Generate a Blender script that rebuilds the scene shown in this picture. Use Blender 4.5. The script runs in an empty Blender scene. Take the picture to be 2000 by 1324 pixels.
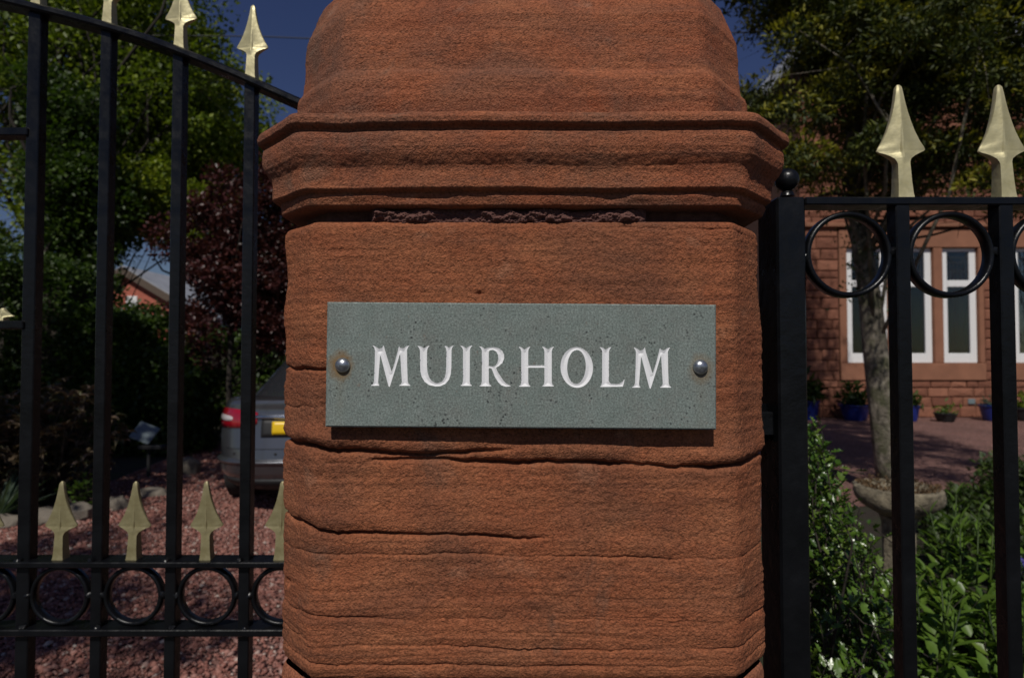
import bpy, math, random
import numpy as np
from mathutils import Vector, Matrix, Quaternion

random.seed(7)
RNG = np.random.default_rng(11)
S = bpy.context.scene
COL = S.collection

# ------------------------------------------------------------------ camera, sky, sun, exposure
CZ = 1.43                       # eye height
F = 1150.0                      # focal length in pixels of the 2000 px wide photograph
PITCH = math.atan(30 / F)
cam_d = bpy.data.cameras.new('camera')
cam = bpy.data.objects.new('camera', cam_d); COL.objects.link(cam)
cam.location = (0, 0, CZ)
cam.rotation_euler = (math.pi / 2 + PITCH, 0, 0)
cam_d.sensor_width = 36; cam_d.lens = 36 * F / 2000
cam_d.clip_start = 0.02; cam_d.clip_end = 2000
cam_d.dof.use_dof = True; cam_d.dof.focus_distance = 0.515; cam_d.dof.aperture_fstop = 9.0
S.camera = cam

SUN_EL, SUN_AZ = math.radians(50), math.radians(11)
world = bpy.data.worlds.new('World'); S.world = world; world.use_nodes = True
wn, wl = world.node_tree.nodes, world.node_tree.links
wn.clear()
w_out = wn.new('ShaderNodeOutputWorld'); w_bg = wn.new('ShaderNodeBackground'); w_sky = wn.new('ShaderNodeTexSky')
w_sky.sky_type = 'NISHITA'; w_sky.sun_disc = False
w_sky.sun_elevation = SUN_EL; w_sky.sun_rotation = math.pi + SUN_AZ
w_sky.air_density = 1.0; w_sky.dust_density = 0.3; w_sky.ozone_density = 3.0
w_bg.inputs['Strength'].default_value = 0.050
w_tc = wn.new('ShaderNodeTexCoord'); w_map = wn.new('ShaderNodeMapping'); w_map.inputs['Scale'].default_value = (2.2, 2.2, 5)
w_no = wn.new('ShaderNodeTexNoise'); w_no.inputs['Scale'].default_value = 1.6; w_no.inputs['Detail'].default_value = 8
w_no.inputs['Roughness'].default_value = 0.62
w_cr = wn.new('ShaderNodeValToRGB'); w_cr.color_ramp.elements[0].position = 0.66; w_cr.color_ramp.elements[1].position = 0.90
w_mx = wn.new('ShaderNodeMix'); w_mx.data_type = 'RGBA'
w_mx.inputs[7].default_value = (6.2, 6.6, 7.4, 1)
wl.new(w_tc.outputs['Generated'], w_map.inputs['Vector']); wl.new(w_map.outputs[0], w_no.inputs['Vector'])
wl.new(w_no.outputs['Fac'], w_cr.inputs['Fac']); wl.new(w_cr.outputs['Color'], w_mx.inputs[0])
w_hs = wn.new('ShaderNodeHueSaturation'); w_hs.inputs['Saturation'].default_value = 1.12; w_hs.inputs['Hue'].default_value = 0.522; w_hs.inputs['Value'].default_value = 0.95
wl.new(w_sky.outputs[0], w_hs.inputs['Color']); wl.new(w_hs.outputs[0], w_mx.inputs[6]); wl.new(w_mx.outputs[2], w_bg.inputs['Color'])
wl.new(w_bg.outputs[0], w_out.inputs[0])

sun_d = bpy.data.lights.new('sun', 'SUN'); sun_d.energy = 4.2; sun_d.angle = math.radians(0.5); sun_d.color = (1.0, 0.955, 0.88)
sun = bpy.data.objects.new('sun', sun_d); COL.objects.link(sun)
SUNV = Vector((math.sin(SUN_AZ) * math.cos(SUN_EL), math.cos(SUN_AZ) * math.cos(SUN_EL), -math.sin(SUN_EL)))
sun.rotation_euler = SUNV.to_track_quat('-Z', 'Y').to_euler(); sun.location = (-3, -8, 12)

S.view_settings.view_transform = 'Standard'; S.view_settings.look = 'None'
S.view_settings.exposure = -0.52; S.view_settings.gamma = 1
S.view_settings.use_curve_mapping = False
S.render.engine = 'CYCLES'
S.cycles.max_bounces = 6; S.cycles.transparent_max_bounces = 6; S.cycles.diffuse_bounces = 3
S.cycles.sample_clamp_indirect = 4

# ------------------------------------------------------------------ helpers
def P(px, py, d):
    """world point at depth d (metres along +Y) that the photograph shows at pixel px,py"""
    cx, cy = (px - 1000) / F, (662 - py) / F
    y = math.cos(PITCH) - cy * math.sin(PITCH)
    z = math.sin(PITCH) + cy * math.cos(PITCH)
    k = d / y
    return Vector((cx * k, d, CZ + z * k))
def X(px, d): return (px - 1000) / F * d
def Z(py, d): return P(1000, py, d).z

def hsh(ix, iy, iz, seed):
    h = (ix * 374761393 + iy * 668265263 + iz * 2147483647 + seed * 974711) & 0xFFFFFFFF
    h = ((h ^ (h >> 13)) * 1274126177) & 0xFFFFFFFF
    h = (h ^ (h >> 16)) & 0xFFFFFF
    return h / float(0xFFFFFF)
def vnoise(x, y, z, seed=0):
    x = np.asarray(x, float); y = np.asarray(y, float) + 0 * x; z = np.asarray(z, float) + 0 * x
    ix, iy, iz = np.floor(x).astype(np.int64), np.floor(y).astype(np.int64), np.floor(z).astype(np.int64)
    fx, fy, fz = x - ix, y - iy, z - iz
    fx, fy, fz = [f * f * (3 - 2 * f) for f in (fx, fy, fz)]
    r = 0
    for a in (0, 1):
        for b in (0, 1):
            for c in (0, 1):
                wgt = (fx if a else 1 - fx) * (fy if b else 1 - fy) * (fz if c else 1 - fz)
                r = r + wgt * hsh(ix + a, iy + b, iz + c, seed)
    return r * 2 - 1
def fbm(x, y, z, o=4, seed=0):
    s, a, t = 0, 1.0, 0
    for i in range(o):
        s = s + a * vnoise(x * 2 ** i, y * 2 ** i, z * 2 ** i, seed + i); t += a; a *= 0.55
    return s / t

def mesh_np(name, v, f, mats, smooth=False, mi=None):
    v = np.asarray(v, np.float32); f = np.asarray(f, np.int32)
    me = bpy.data.meshes.new(name)
    n, k = f.shape
    me.vertices.add(len(v)); me.vertices.foreach_set('co', v.ravel())
    me.loops.add(n * k); me.loops.foreach_set('vertex_index', f.ravel())
    me.polygons.add(n); me.polygons.foreach_set('loop_start', np.arange(0, n * k, k, dtype=np.int32))
    me.polygons.foreach_set('loop_total', np.full(n, k, np.int32))
    if mi is not None: me.polygons.foreach_set('material_index', np.asarray(mi, np.int32))
    me.update(calc_edges=True)
    if smooth: me.polygons.foreach_set('use_smooth', np.ones(n, bool))
    for m in (mats if isinstance(mats, (list, tuple)) else [mats]): me.materials.append(m)
    return me
def link(name, me, parent=None, loc=None):
    o = bpy.data.objects.new(name, me); COL.objects.link(o)
    if parent is not None: o.parent = parent
    if loc is not None: o.location = loc
    return o
def tag(o, label=None, cat=None, group=None, kind=None):
    if label: o['label'] = label
    if cat: o['category'] = cat
    if group: o['group'] = group
    if kind: o['kind'] = kind
    return o
def thing(name, label, cat, loc=(0, 0, 0), rz=0, group=None):
    o = bpy.data.objects.new(name, None); COL.objects.link(o); o.location = loc; o.rotation_euler = (0, 0, rz)
    o.empty_display_size = 0.1
    return tag(o, label, cat, group)
def copy_tree(o, parent=None):
    c = o.copy(); COL.objects.link(c)
    if parent is not None: c.parent = parent
    for ch in list(o.children): copy_tree(ch, c)
    return c

class MB:
    def __init__(s): s.v = []; s.f = []
    def add(s, vs, fs):
        b = len(s.v); s.v += [tuple(p) for p in vs]; s.f += [tuple(i + b for i in q) for q in fs]; return s
    def box(s, x0, x1, y0, y1, z0, z1, bev=0.0, M=None):
        if bev <= 0:
            vs = [(x, y, z) for z in (z0, z1) for y in (y0, y1) for x in (x0, x1)]
            fs = [(0, 2, 3, 1), (4, 5, 7, 6), (0, 1, 5, 4), (2, 6, 7, 3), (0, 4, 6, 2), (1, 3, 7, 5)]
        else:
            b = bev; vs = []; idx = {}
            for i, x in enumerate((x0, x1)):
                for j, y in enumerate((y0, y1)):
                    for k, z in enumerate((z0, z1)):
                        sx, sy, sz = (1, -1)[i], (1, -1)[j], (1, -1)[k]
                        for a in range(3):
                            p = [x + sx * b, y + sy * b, z + sz * b]; p[a] = (x, y, z)[a]
                            idx[(i, j, k, a)] = len(vs); vs.append(tuple(p))
            g = lambda i, j, k, a: idx[(i, j, k, a)]
            fs = []
            for i in (0, 1):
                q = [g(i, 0, 0, 0), g(i, 1, 0, 0), g(i, 1, 1, 0), g(i, 0, 1, 0)]; fs.append(q if i else q[::-1])
                q = [g(0, i, 0, 1), g(0, i, 1, 1), g(1, i, 1, 1), g(1, i, 0, 1)]; fs.append(q if i else q[::-1])
                q = [g(0, 0, i, 2), g(1, 0, i, 2), g(1, 1, i, 2), g(0, 1, i, 2)]; fs.append(q if i else q[::-1])
            for j in (0, 1):
                for k in (0, 1):
                    fs.append([g(0, j, k, 1), g(1, j, k, 1), g(1, j, k, 2), g(0, j, k, 2)])
                    fs.append([g(j, 0, k, 0), g(j, 1, k, 0), g(j, 1, k, 2), g(j, 0, k, 2)])
                    fs.append([g(j, k, 0, 0), g(j, k, 1, 0), g(j, k, 1, 1), g(j, k, 0, 1)])
            for i in (0, 1):
                for j in (0, 1):
                    for k in (0, 1): fs.append([g(i, j, k, 0), g(i, j, k, 1), g(i, j, k, 2)])
        if M is not None: vs = [tuple(M @ Vector(p)) for p in vs]
        return s.add(vs, fs)
    def tube(s, pts, rad, n=6, cap=True):
        pts = [Vector(p) for p in pts]; m = len(pts)
        rad = rad if isinstance(rad, (list, tuple)) else [rad] * m
        vs = []; ref = None
        for i, p in enumerate(pts):
            t = (pts[min(i + 1, m - 1)] - pts[max(i - 1, 0)]).normalized()
            if ref is None: ref = t.orthogonal().normalized()
            ref = (ref - t * ref.dot(t)).normalized(); b = t.cross(ref)
            for k in range(n):
                a = 2 * math.pi * k / n
                vs.append(p + (ref * math.cos(a) + b * math.sin(a)) * rad[i])
        fs = [(i * n + k, i * n + (k + 1) % n, (i + 1) * n + (k + 1) % n, (i + 1) * n + k) for i in range(m - 1) for k in range(n)]
        if cap: fs += [tuple(range(n))[::-1], tuple((m - 1) * n + k for k in range(n))]
        return s.add(vs, fs)
    def lathe(s, prof, n=24, c=(0, 0, 0), wob=0.0, sx=1, sy=1):
        vs = []
        for j, (r, z) in enumerate(prof):
            for k in range(n):
                a = 2 * math.pi * k / n; rr = r * (1 + wob * math.sin(3 * a + j) * 0.5 + wob * (random.random() - 0.5))
                vs.append((c[0] + rr * math.cos(a) * sx, c[1] + rr * math.sin(a) * sy, c[2] + z))
        m = len(prof)
        fs = [(i * n + k, i * n + (k + 1) % n, (i + 1) * n + (k + 1) % n, (i + 1) * n + k) for i in range(m - 1) for k in range(n)]
        fs += [tuple(range(n))[::-1], tuple((m - 1) * n + k for k in range(n))]
        return s.add(vs, fs)
    def me(s, name, mat, smooth=False):
        me = bpy.data.meshes.new(name); me.from_pydata(s.v, [], s.f); me.update()
        for m in (mat if isinstance(mat, (list, tuple)) else [mat]): me.materials.append(m)
        if smooth:
            me.polygons.foreach_set('use_smooth', [True] * len(me.polygons))
            if smooth != 'all' and hasattr(me, 'set_sharp_from_angle'): me.set_sharp_from_angle(angle=math.radians(40))
        return me
    def build(s, name, mat, parent=None, smooth=False, loc=None): return link(name, s.me(name, mat, smooth), parent, loc)

# ------------------------------------------------------------------ materials
class NT:
    def __init__(s, name):
        s.m = bpy.data.materials.new(name); s.m.use_nodes = True; s.n = s.m.node_tree.nodes; s.l = s.m.node_tree.links
        s.b = s.n['Principled BSDF']; s.out = s.n['Material Output']
        s.tc = s.n.new('ShaderNodeTexCoord')
    def noise(s, scale, detail=4, rough=0.55, vec=None, sc=None, dist=0.0):
        t = s.n.new('ShaderNodeTexNoise'); t.inputs['Scale'].default_value = scale; t.inputs['Detail'].default_value = detail
        t.inputs['Roughness'].default_value = rough; t.inputs['Distortion'].default_value = dist
        v = vec or s.tc.outputs['Object']
        if sc:
            mp = s.n.new('ShaderNodeMapping'); mp.inputs['Scale'].default_value = sc; s.l.new(v, mp.inputs['Vector']); v = mp.outputs[0]
        s.l.new(v, t.inputs['Vector']); return t.outputs['Fac']
    def ramp(s, fac, stops, interp='LINEAR'):
        r = s.n.new('ShaderNodeValToRGB'); r.color_ramp.interpolation = interp; e = r.color_ramp.elements
        for i, (p, c) in enumerate(stops):
            q = e[i] if i < 2 else e.new(p)
            q.position = p; q.color = (*c, 1) if isinstance(c, (tuple, list)) else (c, c, c, 1)
        s.l.new(fac, r.inputs['Fac']); return r.outputs['Color']
    def mix(s, fac, a, b, mode='MIX'):
        m = s.n.new('ShaderNodeMix'); m.data_type = 'RGBA'; m.blend_type = mode
        for inp, val in ((0, fac), (6, a), (7, b)):
            if hasattr(val, 'is_output'): s.l.new(val, m.inputs[inp])
            elif inp == 0: m.inputs[0].default_value = val
            else: m.inputs[inp].default_value = (*val, 1)
        return m.outputs[2]
    def bump(s, h, strength, dist, prev=None):
        b = s.n.new('ShaderNodeBump'); b.inputs['Strength'].default_value = strength; b.inputs['Distance'].default_value = dist
        s.l.new(h, b.inputs['Height'])
        if prev is not None: s.l.new(prev, b.inputs['Normal'])
        return b.outputs[0]
    def set(s, col=None, rough=None, metal=None, normal=None, spec=None, coat=None):
        for k, v in (('Base Color', col), ('Roughness', rough), ('Metallic', metal), ('Normal', normal), ('Specular IOR Level', spec), ('Coat Weight', coat)):
            if v is None: continue
            if hasattr(v, 'is_output'): s.l.new(v, s.b.inputs[k])
            elif k == 'Base Color': s.b.inputs[k].default_value = (*v, 1)
            else: s.b.inputs[k].default_value = v
        return s.m
def plain(name, col, rough=0.6, metal=0.0, var=0.15, scale=20, bump=0.0, bscale=150, spec=None, coat=None):
    t = NT(name); f = t.noise(scale, 5)
    c = t.ramp(f, [(0.3, tuple(x * (1 - var) for x in col)), (0.7, tuple(min(1, x * (1 + var)) for x in col))])
    nrm = t.bump(t.noise(bscale, 4), 0.6, bump) if bump else None
    return t.set(c, rough, metal, nrm, spec, coat)

def stone_mat(name, a, b, dark, pale, strata=True, dirt=1.0):
    t = NT(name)
    med = t.noise(16, 6, 0.6, sc=(1, 1, 1.6), dist=0.3)
    base = t.ramp(med, [(0.3, a), (0.7, b)])
    st = t.noise(9, 6, 0.65, sc=(0.8, 0.8, 6), dist=1.6)
    base = t.mix(t.ramp(st, [(0.50, 0.0), (0.72, 0.42)]), base, dark)
    st2 = t.noise(7, 5, 0.7, sc=(0.6, 0.6, 26), dist=0.35)
    base = t.mix(0.5, base, t.ramp(st2, [(0.36, 0.62), (0.5, 1.0), (0.64, 1.28)]), 'MULTIPLY')
    base = t.mix(t.ramp(t.noise(5.5, 7, 0.68, dist=0.8), [(0.46, 0.0), (0.68, 0.72 * dirt)]), base, dark)
    base = t.mix(t.ramp(t.noise(23, 4, 0.6), [(0.62, 0.0), (0.74, 0.30)]), base, pale)
    strk = t.noise(11, 5, 0.6, sc=(1.2, 1.2, .16))
    base = t.mix(t.ramp(strk, [(0.60, 0.0), (0.70, 0.30 * max(0, dirt - .9) * 4)]), base, (0.15, 0.105, 0.07))
    lich = t.noise(10, 6, 0.65, sc=(1, 1, .8), dist=.5)
    base = t.mix(t.ramp(lich, [(0.60, 0.0), (0.70, 0.45 * dirt)]), base, (0.13, 0.10, 0.075))
    g1 = t.noise(420, 3, 0.6)
    base = t.mix(0.75, base, t.ramp(g1, [(0.28, 0.35), (0.5, 1.0), (0.75, 1.5)]), 'MULTIPLY')
    g2 = t.noise(950, 2, 0.5)
    base = t.mix(t.ramp(g2, [(0.66, 0.0), (0.72, 0.45)]), base, pale)
    n = t.bump(t.noise(620, 3, 0.6), 1.0, 0.0022)
    n = t.bump(t.noise(150, 3, 0.55, sc=(.8, .8, 1.1)), 0.6, 0.0012, n)
    return t.set(base, 0.93, 0, n, 0.25)
M = {}
M['stone'] = stone_mat('red_sandstone', (0.290, 0.090, 0.040), (0.350, 0.130, 0.060), (0.140, 0.060, 0.037), (0.45, 0.25, 0.16))
M['capstone'] = stone_mat('red_sandstone_weathered', (0.300, 0.090, 0.042), (0.360, 0.130, 0.062), (0.150, 0.078, 0.055), (0.38, 0.25, 0.18), dirt=1.15)
M['stone_base'] = stone_mat('pink_sandstone', (0.32, 0.112, 0.06), (0.37, 0.145, 0.08), (0.19, 0.08, 0.05), (0.45, 0.26, 0.18), dirt=0.5)
t = NT('old_mortar'); n = t.bump(t.noise(260, 6, 0.75), 1.0, 0.004)
M['mortar'] = t.set(t.ramp(t.noise(120, 6, 0.7), [(0.3, (0.10, 0.040, 0.035)), (0.7, (0.26, 0.12, 0.095))]), 0.95, 0, n)

def slate_mat():
    t = NT('green_slate')
    base = t.ramp(t.noise(60, 6, 0.7), [(0.3, (0.160, 0.196, 0.180)), (0.7, (0.215, 0.250, 0.232))])
    g = t.noise(640, 4, 0.7)
    base = t.mix(t.ramp(t.noise(34, 6, 0.75), [(0.45, 0.0), (0.7, 0.35)]), base, (0.17, 0.15, 0.135))
    base = t.mix(0.85, base, t.ramp(g, [(0.34, 0.5), (0.5, 0.98), (0.68, 1.6)]), 'MULTIPLY')
    sp = t.n.new('ShaderNodeTexVoronoi'); sp.inputs['Scale'].default_value = 260; sp.inputs['Randomness'].default_value = 1
    t.l.new(t.tc.outputs['Object'], sp.inputs['Vector'])
    dm = t.mix(1.0, t.ramp(sp.outputs['Distance'], [(0.18, 1.0), (0.32, 0.0)]), t.ramp(t.noise(30, 5, 0.7), [(0.49, 0.0), (0.60, 1.0)]), 'MULTIPLY')
    base = t.mix(t.mix(1.0, dm, (0.9, 0.9, 0.9), 'MULTIPLY'), base, (0.035, 0.04, 0.04))
    base = t.mix(t.ramp(t.noise(150, 4, 0.7), [(0.63, 0.0), (0.72, 0.6)]), base, (0.20, 0.125, 0.085))
    # rust rings round the two fixings, running down the face
    for (x0, k) in ((-0.1535, 1.0), (0.1528, 0.55)):
        mp = t.n.new('ShaderNodeMapping'); mp.vector_type = 'POINT'
        mp.inputs['Location'].default_value = (-x0, 0, 0); t.l.new(t.tc.outputs['Object'], mp.inputs['Vector'])
        dn = t.n.new('ShaderNodeVectorMath'); dn.operation = 'LENGTH'
        mp2 = t.n.new('ShaderNodeMapping'); mp2.inputs['Scale'].default_value = (1.15, 0, 0.95)
        mp2.inputs['Location'].default_value = (0, 0, 0.0012)
        t.l.new(mp.outputs[0], mp2.inputs['Vector']); t.l.new(mp2.outputs[0], dn.inputs[0])
        add = t.n.new('ShaderNodeMath'); add.operation = 'MULTIPLY_ADD'; add.inputs[1].default_value = 0.010
        t.l.new(t.noise(130, 5, 0.7), add.inputs[0]); t.l.new(dn.outputs['Value'], add.inputs[2])
        f = t.ramp(add.outputs[0], [(0.0125, 0.85 * k), (0.0150, 0.55 * k), (0.0195, 0.0)])
        base = t.mix(f, base, (0.20, 0.115, 0.040))
        sepn = t.n.new('ShaderNodeSeparateXYZ'); t.l.new(mp.outputs[0], sepn.inputs[0])
        ab = t.n.new('ShaderNodeMath'); ab.operation = 'ABSOLUTE'; t.l.new(sepn.outputs['X'], ab.inputs[0])
        fx = t.ramp(ab.outputs[0], [(0.0, 1.0), (0.0065, 0.0)])
        zz = t.n.new('ShaderNodeMapRange'); zz.inputs['From Min'].default_value = -0.05; zz.inputs['From Max'].default_value = 0.0
        zz.inputs['To Min'].default_value = 0.1; zz.inputs['To Max'].default_value = 0.5 * k; t.l.new(sepn.outputs['Z'], zz.inputs['Value'])
        below = t.n.new('ShaderNodeMath'); below.operation = 'LESS_THAN'; below.inputs[1].default_value = 0; t.l.new(sepn.outputs['Z'], below.inputs[0])
        m1 = t.n.new('ShaderNodeMath'); m1.operation = 'MULTIPLY'; t.l.new(zz.outputs[0], m1.inputs[0]); t.l.new(below.outputs[0], m1.inputs[1])
        m2 = t.n.new('ShaderNodeMath'); m2.operation = 'MULTIPLY'; t.l.new(m1.outputs[0], m2.inputs[0]); t.l.new(fx, m2.inputs[1])
        m3 = t.n.new('ShaderNodeMath'); m3.operation = 'MULTIPLY'; t.l.new(m2.outputs[0], m3.inputs[0]); t.l.new(t.noise(70, 4, 0.7), m3.inputs[1])
        base = t.mix(m3.outputs[0], base, (0.21, 0.145, 0.06))
    n = t.bump(g, 0.5, 0.0003); n = t.bump(t.noise(170, 4), 0.3, 0.0005, n)
    return t.set(base, 0.75, 0, n, 0.3)
M['slate'] = slate_mat()
t = NT('white_letter_paint')
M['letter'] = t.set(t.ramp(t.noise(400, 4), [(0.3, (0.88, 0.88, 0.90)), (0.7, (0.93, 0.93, 0.94))]), 0.55, 0, t.bump(t.noise(700, 3), 0.3, 0.0002))
M['steel'] = plain('steel', (0.42, 0.44, 0.47), 0.33, 0.9, 0.35, 260, 0.0003, 400)
t = NT('black_gloss_paint')
M['black'] = t.set(t.ramp(t.noise(30, 5), [(0.3, (0.0025, 0.0028, 0.0035)), (0.7, (0.005, 0.0055, 0.007))]),
                   t.ramp(t.noise(45, 5), [(0.3, 0.22), (0.7, 0.42)]), 0,
                   t.bump(t.noise(55, 5, 0.6), 0.45, 0.0022, t.bump(t.noise(420, 3), 0.25, 0.0004)), 0.34)
t = NT('gold_paint')
M['gold'] = t.set(t.ramp(t.noise(80, 5), [(0.3, (0.46, 0.41, 0.22)), (0.7, (0.60, 0.54, 0.32))]), t.ramp(t.noise(200, 4), [(0.3, 0.38), (0.7, 0.55)]), 0.35,
                  t.bump(t.noise(110, 4, 0.5), 0.35, 0.0016))
M['dark_gold'] = M['gold'].copy(); M['dark_gold'].name = 'dark_gold_paint'  # darker copy of the gold, used on the low row of spears
for nd in M['dark_gold'].node_tree.nodes:
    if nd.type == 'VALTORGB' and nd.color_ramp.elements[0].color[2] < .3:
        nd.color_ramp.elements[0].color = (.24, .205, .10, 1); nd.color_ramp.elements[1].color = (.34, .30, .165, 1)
def leaf_mat(name, cols, rough=0.5, trans=0.35, spec=0.4):
    t = NT(name); g = t.n.new('ShaderNodeNewGeometry')
    k = len(cols)
    c = t.ramp(g.outputs['Random Per Island'], [(i / (k - 1), cols[i]) for i in range(k)])
    c = t.mix(0.5, c, t.ramp(t.noise(1.3, 3), [(0.35, 0.55), (0.65, 1.35)]), 'MULTIPLY')
    t.set(c, rough, 0, None, spec)
    tr = t.n.new('ShaderNodeBsdfTranslucent'); t.l.new(t.mix(1.0, c, (1.15, 1.25, 0.6), 'MULTIPLY'), tr.inputs[0])
    ms = t.n.new('ShaderNodeMixShader'); ms.inputs[0].default_value = trans
    t.l.new(t.b.outputs[0], ms.inputs[1]); t.l.new(tr.outputs[0], ms.inputs[2]); t.l.new(ms.outputs[0], t.out.inputs[0])
    return t.m
M['leaf_mid'] = leaf_mat('leaf_mid_green', [(0.07, 0.11, 0.010), (0.13, 0.18, 0.014), (0.21, 0.26, 0.020)])
M['leaf_bright'] = leaf_mat('leaf_bright_green', [(0.10, 0.15, 0.012), (0.18, 0.23, 0.018), (0.28, 0.31, 0.025)])
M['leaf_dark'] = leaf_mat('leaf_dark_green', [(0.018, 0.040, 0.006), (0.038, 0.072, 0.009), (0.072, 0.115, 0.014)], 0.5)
M['leaf_red'] = leaf_mat('leaf_copper', [(0.030, 0.010, 0.010), (0.060, 0.016, 0.016), (0.10, 0.032, 0.028)], 0.4, 0.25)
M['leaf_conifer'] = leaf_mat('conifer_spray', [(0.018, 0.030, 0.005), (0.042, 0.058, 0.008), (0.095, 0.105, 0.012)], 0.6, 0.25)
M['leaf_tip'] = leaf_mat('conifer_tip_yellow', [(0.13, 0.14, 0.012), (0.23, 0.22, 0.016), (0.33, 0.29, 0.024)], 0.6, 0.3)
M['leaf_gloss'] = leaf_mat('glossy_leaf', [(0.045, 0.105, 0.012), (0.088, 0.170, 0.020), (0.16, 0.24, 0.032)], 0.3, 0.25, 0.8)
M['leaf_lance'] = leaf_mat('lance_leaf', [(0.06, 0.12, 0.016), (0.10, 0.18, 0.024), (0.16, 0.24, 0.032)], 0.38, 0.3)
M['leaf_brown'] = leaf_mat('brown_green_leaf', [(0.09, 0.09, 0.035), (0.15, 0.11, 0.065), (0.24, 0.16, 0.12)], 0.4, 0.2)
M['leaf_blue'] = leaf_mat('bluish_strap_leaf', [(0.03, 0.055, 0.035), (0.06, 0.095, 0.06), (0.09, 0.13, 0.08)], 0.45, 0.25)
M['flower'] = plain('violet_flower', (0.10, 0.07, 0.42), 0.6)
M['bark'] = plain('dark_bark', (0.030, 0.023, 0.017), 0.9, 0, 0.4, 14, 0.02, 30)
t = NT('mottled_bark')
c = t.ramp(t.noise(17, 6, 0.7, sc=(1, 1, 0.7)), [(0.36, (0.045, 0.040, 0.028)), (0.50, (0.17, 0.145, 0.11)), (0.68, (0.33, 0.29, 0.23))])
c = t.mix(t.ramp(t.noise(6, 5), [(0.5, 0.0), (0.62, 0.7)]), c, (0.07, 0.075, 0.03))
M['bark_pale'] = t.set(c, 0.9, 0, t.bump(t.noise(26, 6, 0.7), 0.9, 0.03))
M['concrete'] = plain('mossy_cast_stone', (0.185, 0.155, 0.105), 0.95, 0, 0.6, 26, 0.02, 45)
M['moss'] = plain('dry_moss', (0.10, 0.058, 0.025), 0.95, 0, 0.6, 40, 0.02, 60)
def gravel(name):
    t = NT(name); v = t.n.new('ShaderNodeTexVoronoi'); v.inputs['Scale'].default_value = 42
    t.l.new(t.tc.outputs['Object'], v.inputs['Vector'])
    c = t.ramp(v.outputs['Color'], [(0.1, (0.14, 0.068, 0.055)), (0.5, (0.22, 0.105, 0.085)), (0.9, (0.32, 0.18, 0.15))])
    c = t.mix(0.6, c, t.ramp(t.noise(1.2, 5), [(0.3, 0.6), (0.7, 1.2)]), 'MULTIPLY')
    return t.set(c, 0.9, 0, t.bump(v.outputs['Distance'], 1.0, 0.03))
M['gravel'] = gravel('red_gravel_bed')
def chips():
    t = NT('red_gravel_chips'); g = t.n.new('ShaderNodeNewGeometry')
    c = t.ramp(g.outputs['Random Per Island'], [(0.0, (0.15, 0.056, 0.044)), (0.35, (0.26, 0.105, 0.080)), (0.7, (0.32, 0.140, 0.108)), (0.93, (0.34, 0.20, 0.17)), (1.0, (0.50, 0.42, 0.36))])
    c = t.mix(0.6, c, t.ramp(t.noise(1.3, 5, 0.6), [(0.35, 0.6), (0.65, 1.15)]), 'MULTIPLY')
    return t.set(c, 0.85, 0, t.bump(t.noise(160, 3), 0.4, 0.003))
M['chips'] = chips()
t = NT('soil_and_moss')
M['soil'] = t.set(t.mix(t.ramp(t.noise(2.2, 6, 0.6), [(0.42, 0.0), (0.6, 0.8)]), (0.035, 0.024, 0.016), (0.035, 0.045, 0.012)), 0.95, 0, t.bump(t.noise(22, 7, 0.7), 1.0, 0.05))
M['asphalt'] = plain('asphalt', (0.05, 0.05, 0.052), 0.9, 0, 0.3, 30, 0.004, 220)
M['house_stone'] = None
def house_stone():
    t = NT('house_red_stone'); oi = t.n.new('ShaderNodeObjectInfo'); g = t.n.new('ShaderNodeNewGeometry')
    ad = t.n.new('ShaderNodeMath'); ad.operation = 'ADD'; t.l.new(oi.outputs['Random'], ad.inputs[0]); t.l.new(g.outputs['Random Per Island'], ad.inputs[1])
    fr = t.n.new('ShaderNodeMath'); fr.operation = 'FRACT'; t.l.new(ad.outputs[0], fr.inputs[0])
    c = t.ramp(fr.outputs[0], [(0, (0.17, 0.062, 0.036)), (0.5, (0.235, 0.092, 0.054)), (1, (0.30, 0.125, 0.074))])
    c = t.mix(0.6, c, t.ramp(t.noise(5, 6, 0.6), [(0.3, 0.6), (0.7, 1.25)]), 'MULTIPLY')
    return t.set(c, 0.93, 0, t.bump(t.noise(14, 6, 0.65), 0.8, 0.03))
M['house_stone'] = house_stone()
M['ashlar'] = plain('dressed_red_stone', (0.27, 0.118, 0.068), 0.9, 0, 0.15, 3, 0.006, 40)
M['joint'] = plain('dark_joint', (0.13, 0.06, 0.04), 0.95, 0, 0.3, 12)
M['white'] = plain('white_window_paint', (0.80, 0.80, 0.80), 0.4, 0, 0.04)
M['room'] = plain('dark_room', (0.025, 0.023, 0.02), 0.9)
M['curtain'] = plain('maroon_curtain', (0.16, 0.02, 0.035), 0.85)
M['cloth'] = plain('pale_cloth', (0.55, 0.60, 0.58), 0.8)
M['lead'] = plain('lead_strip', (0.05, 0.055, 0.06), 0.5)
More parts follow.
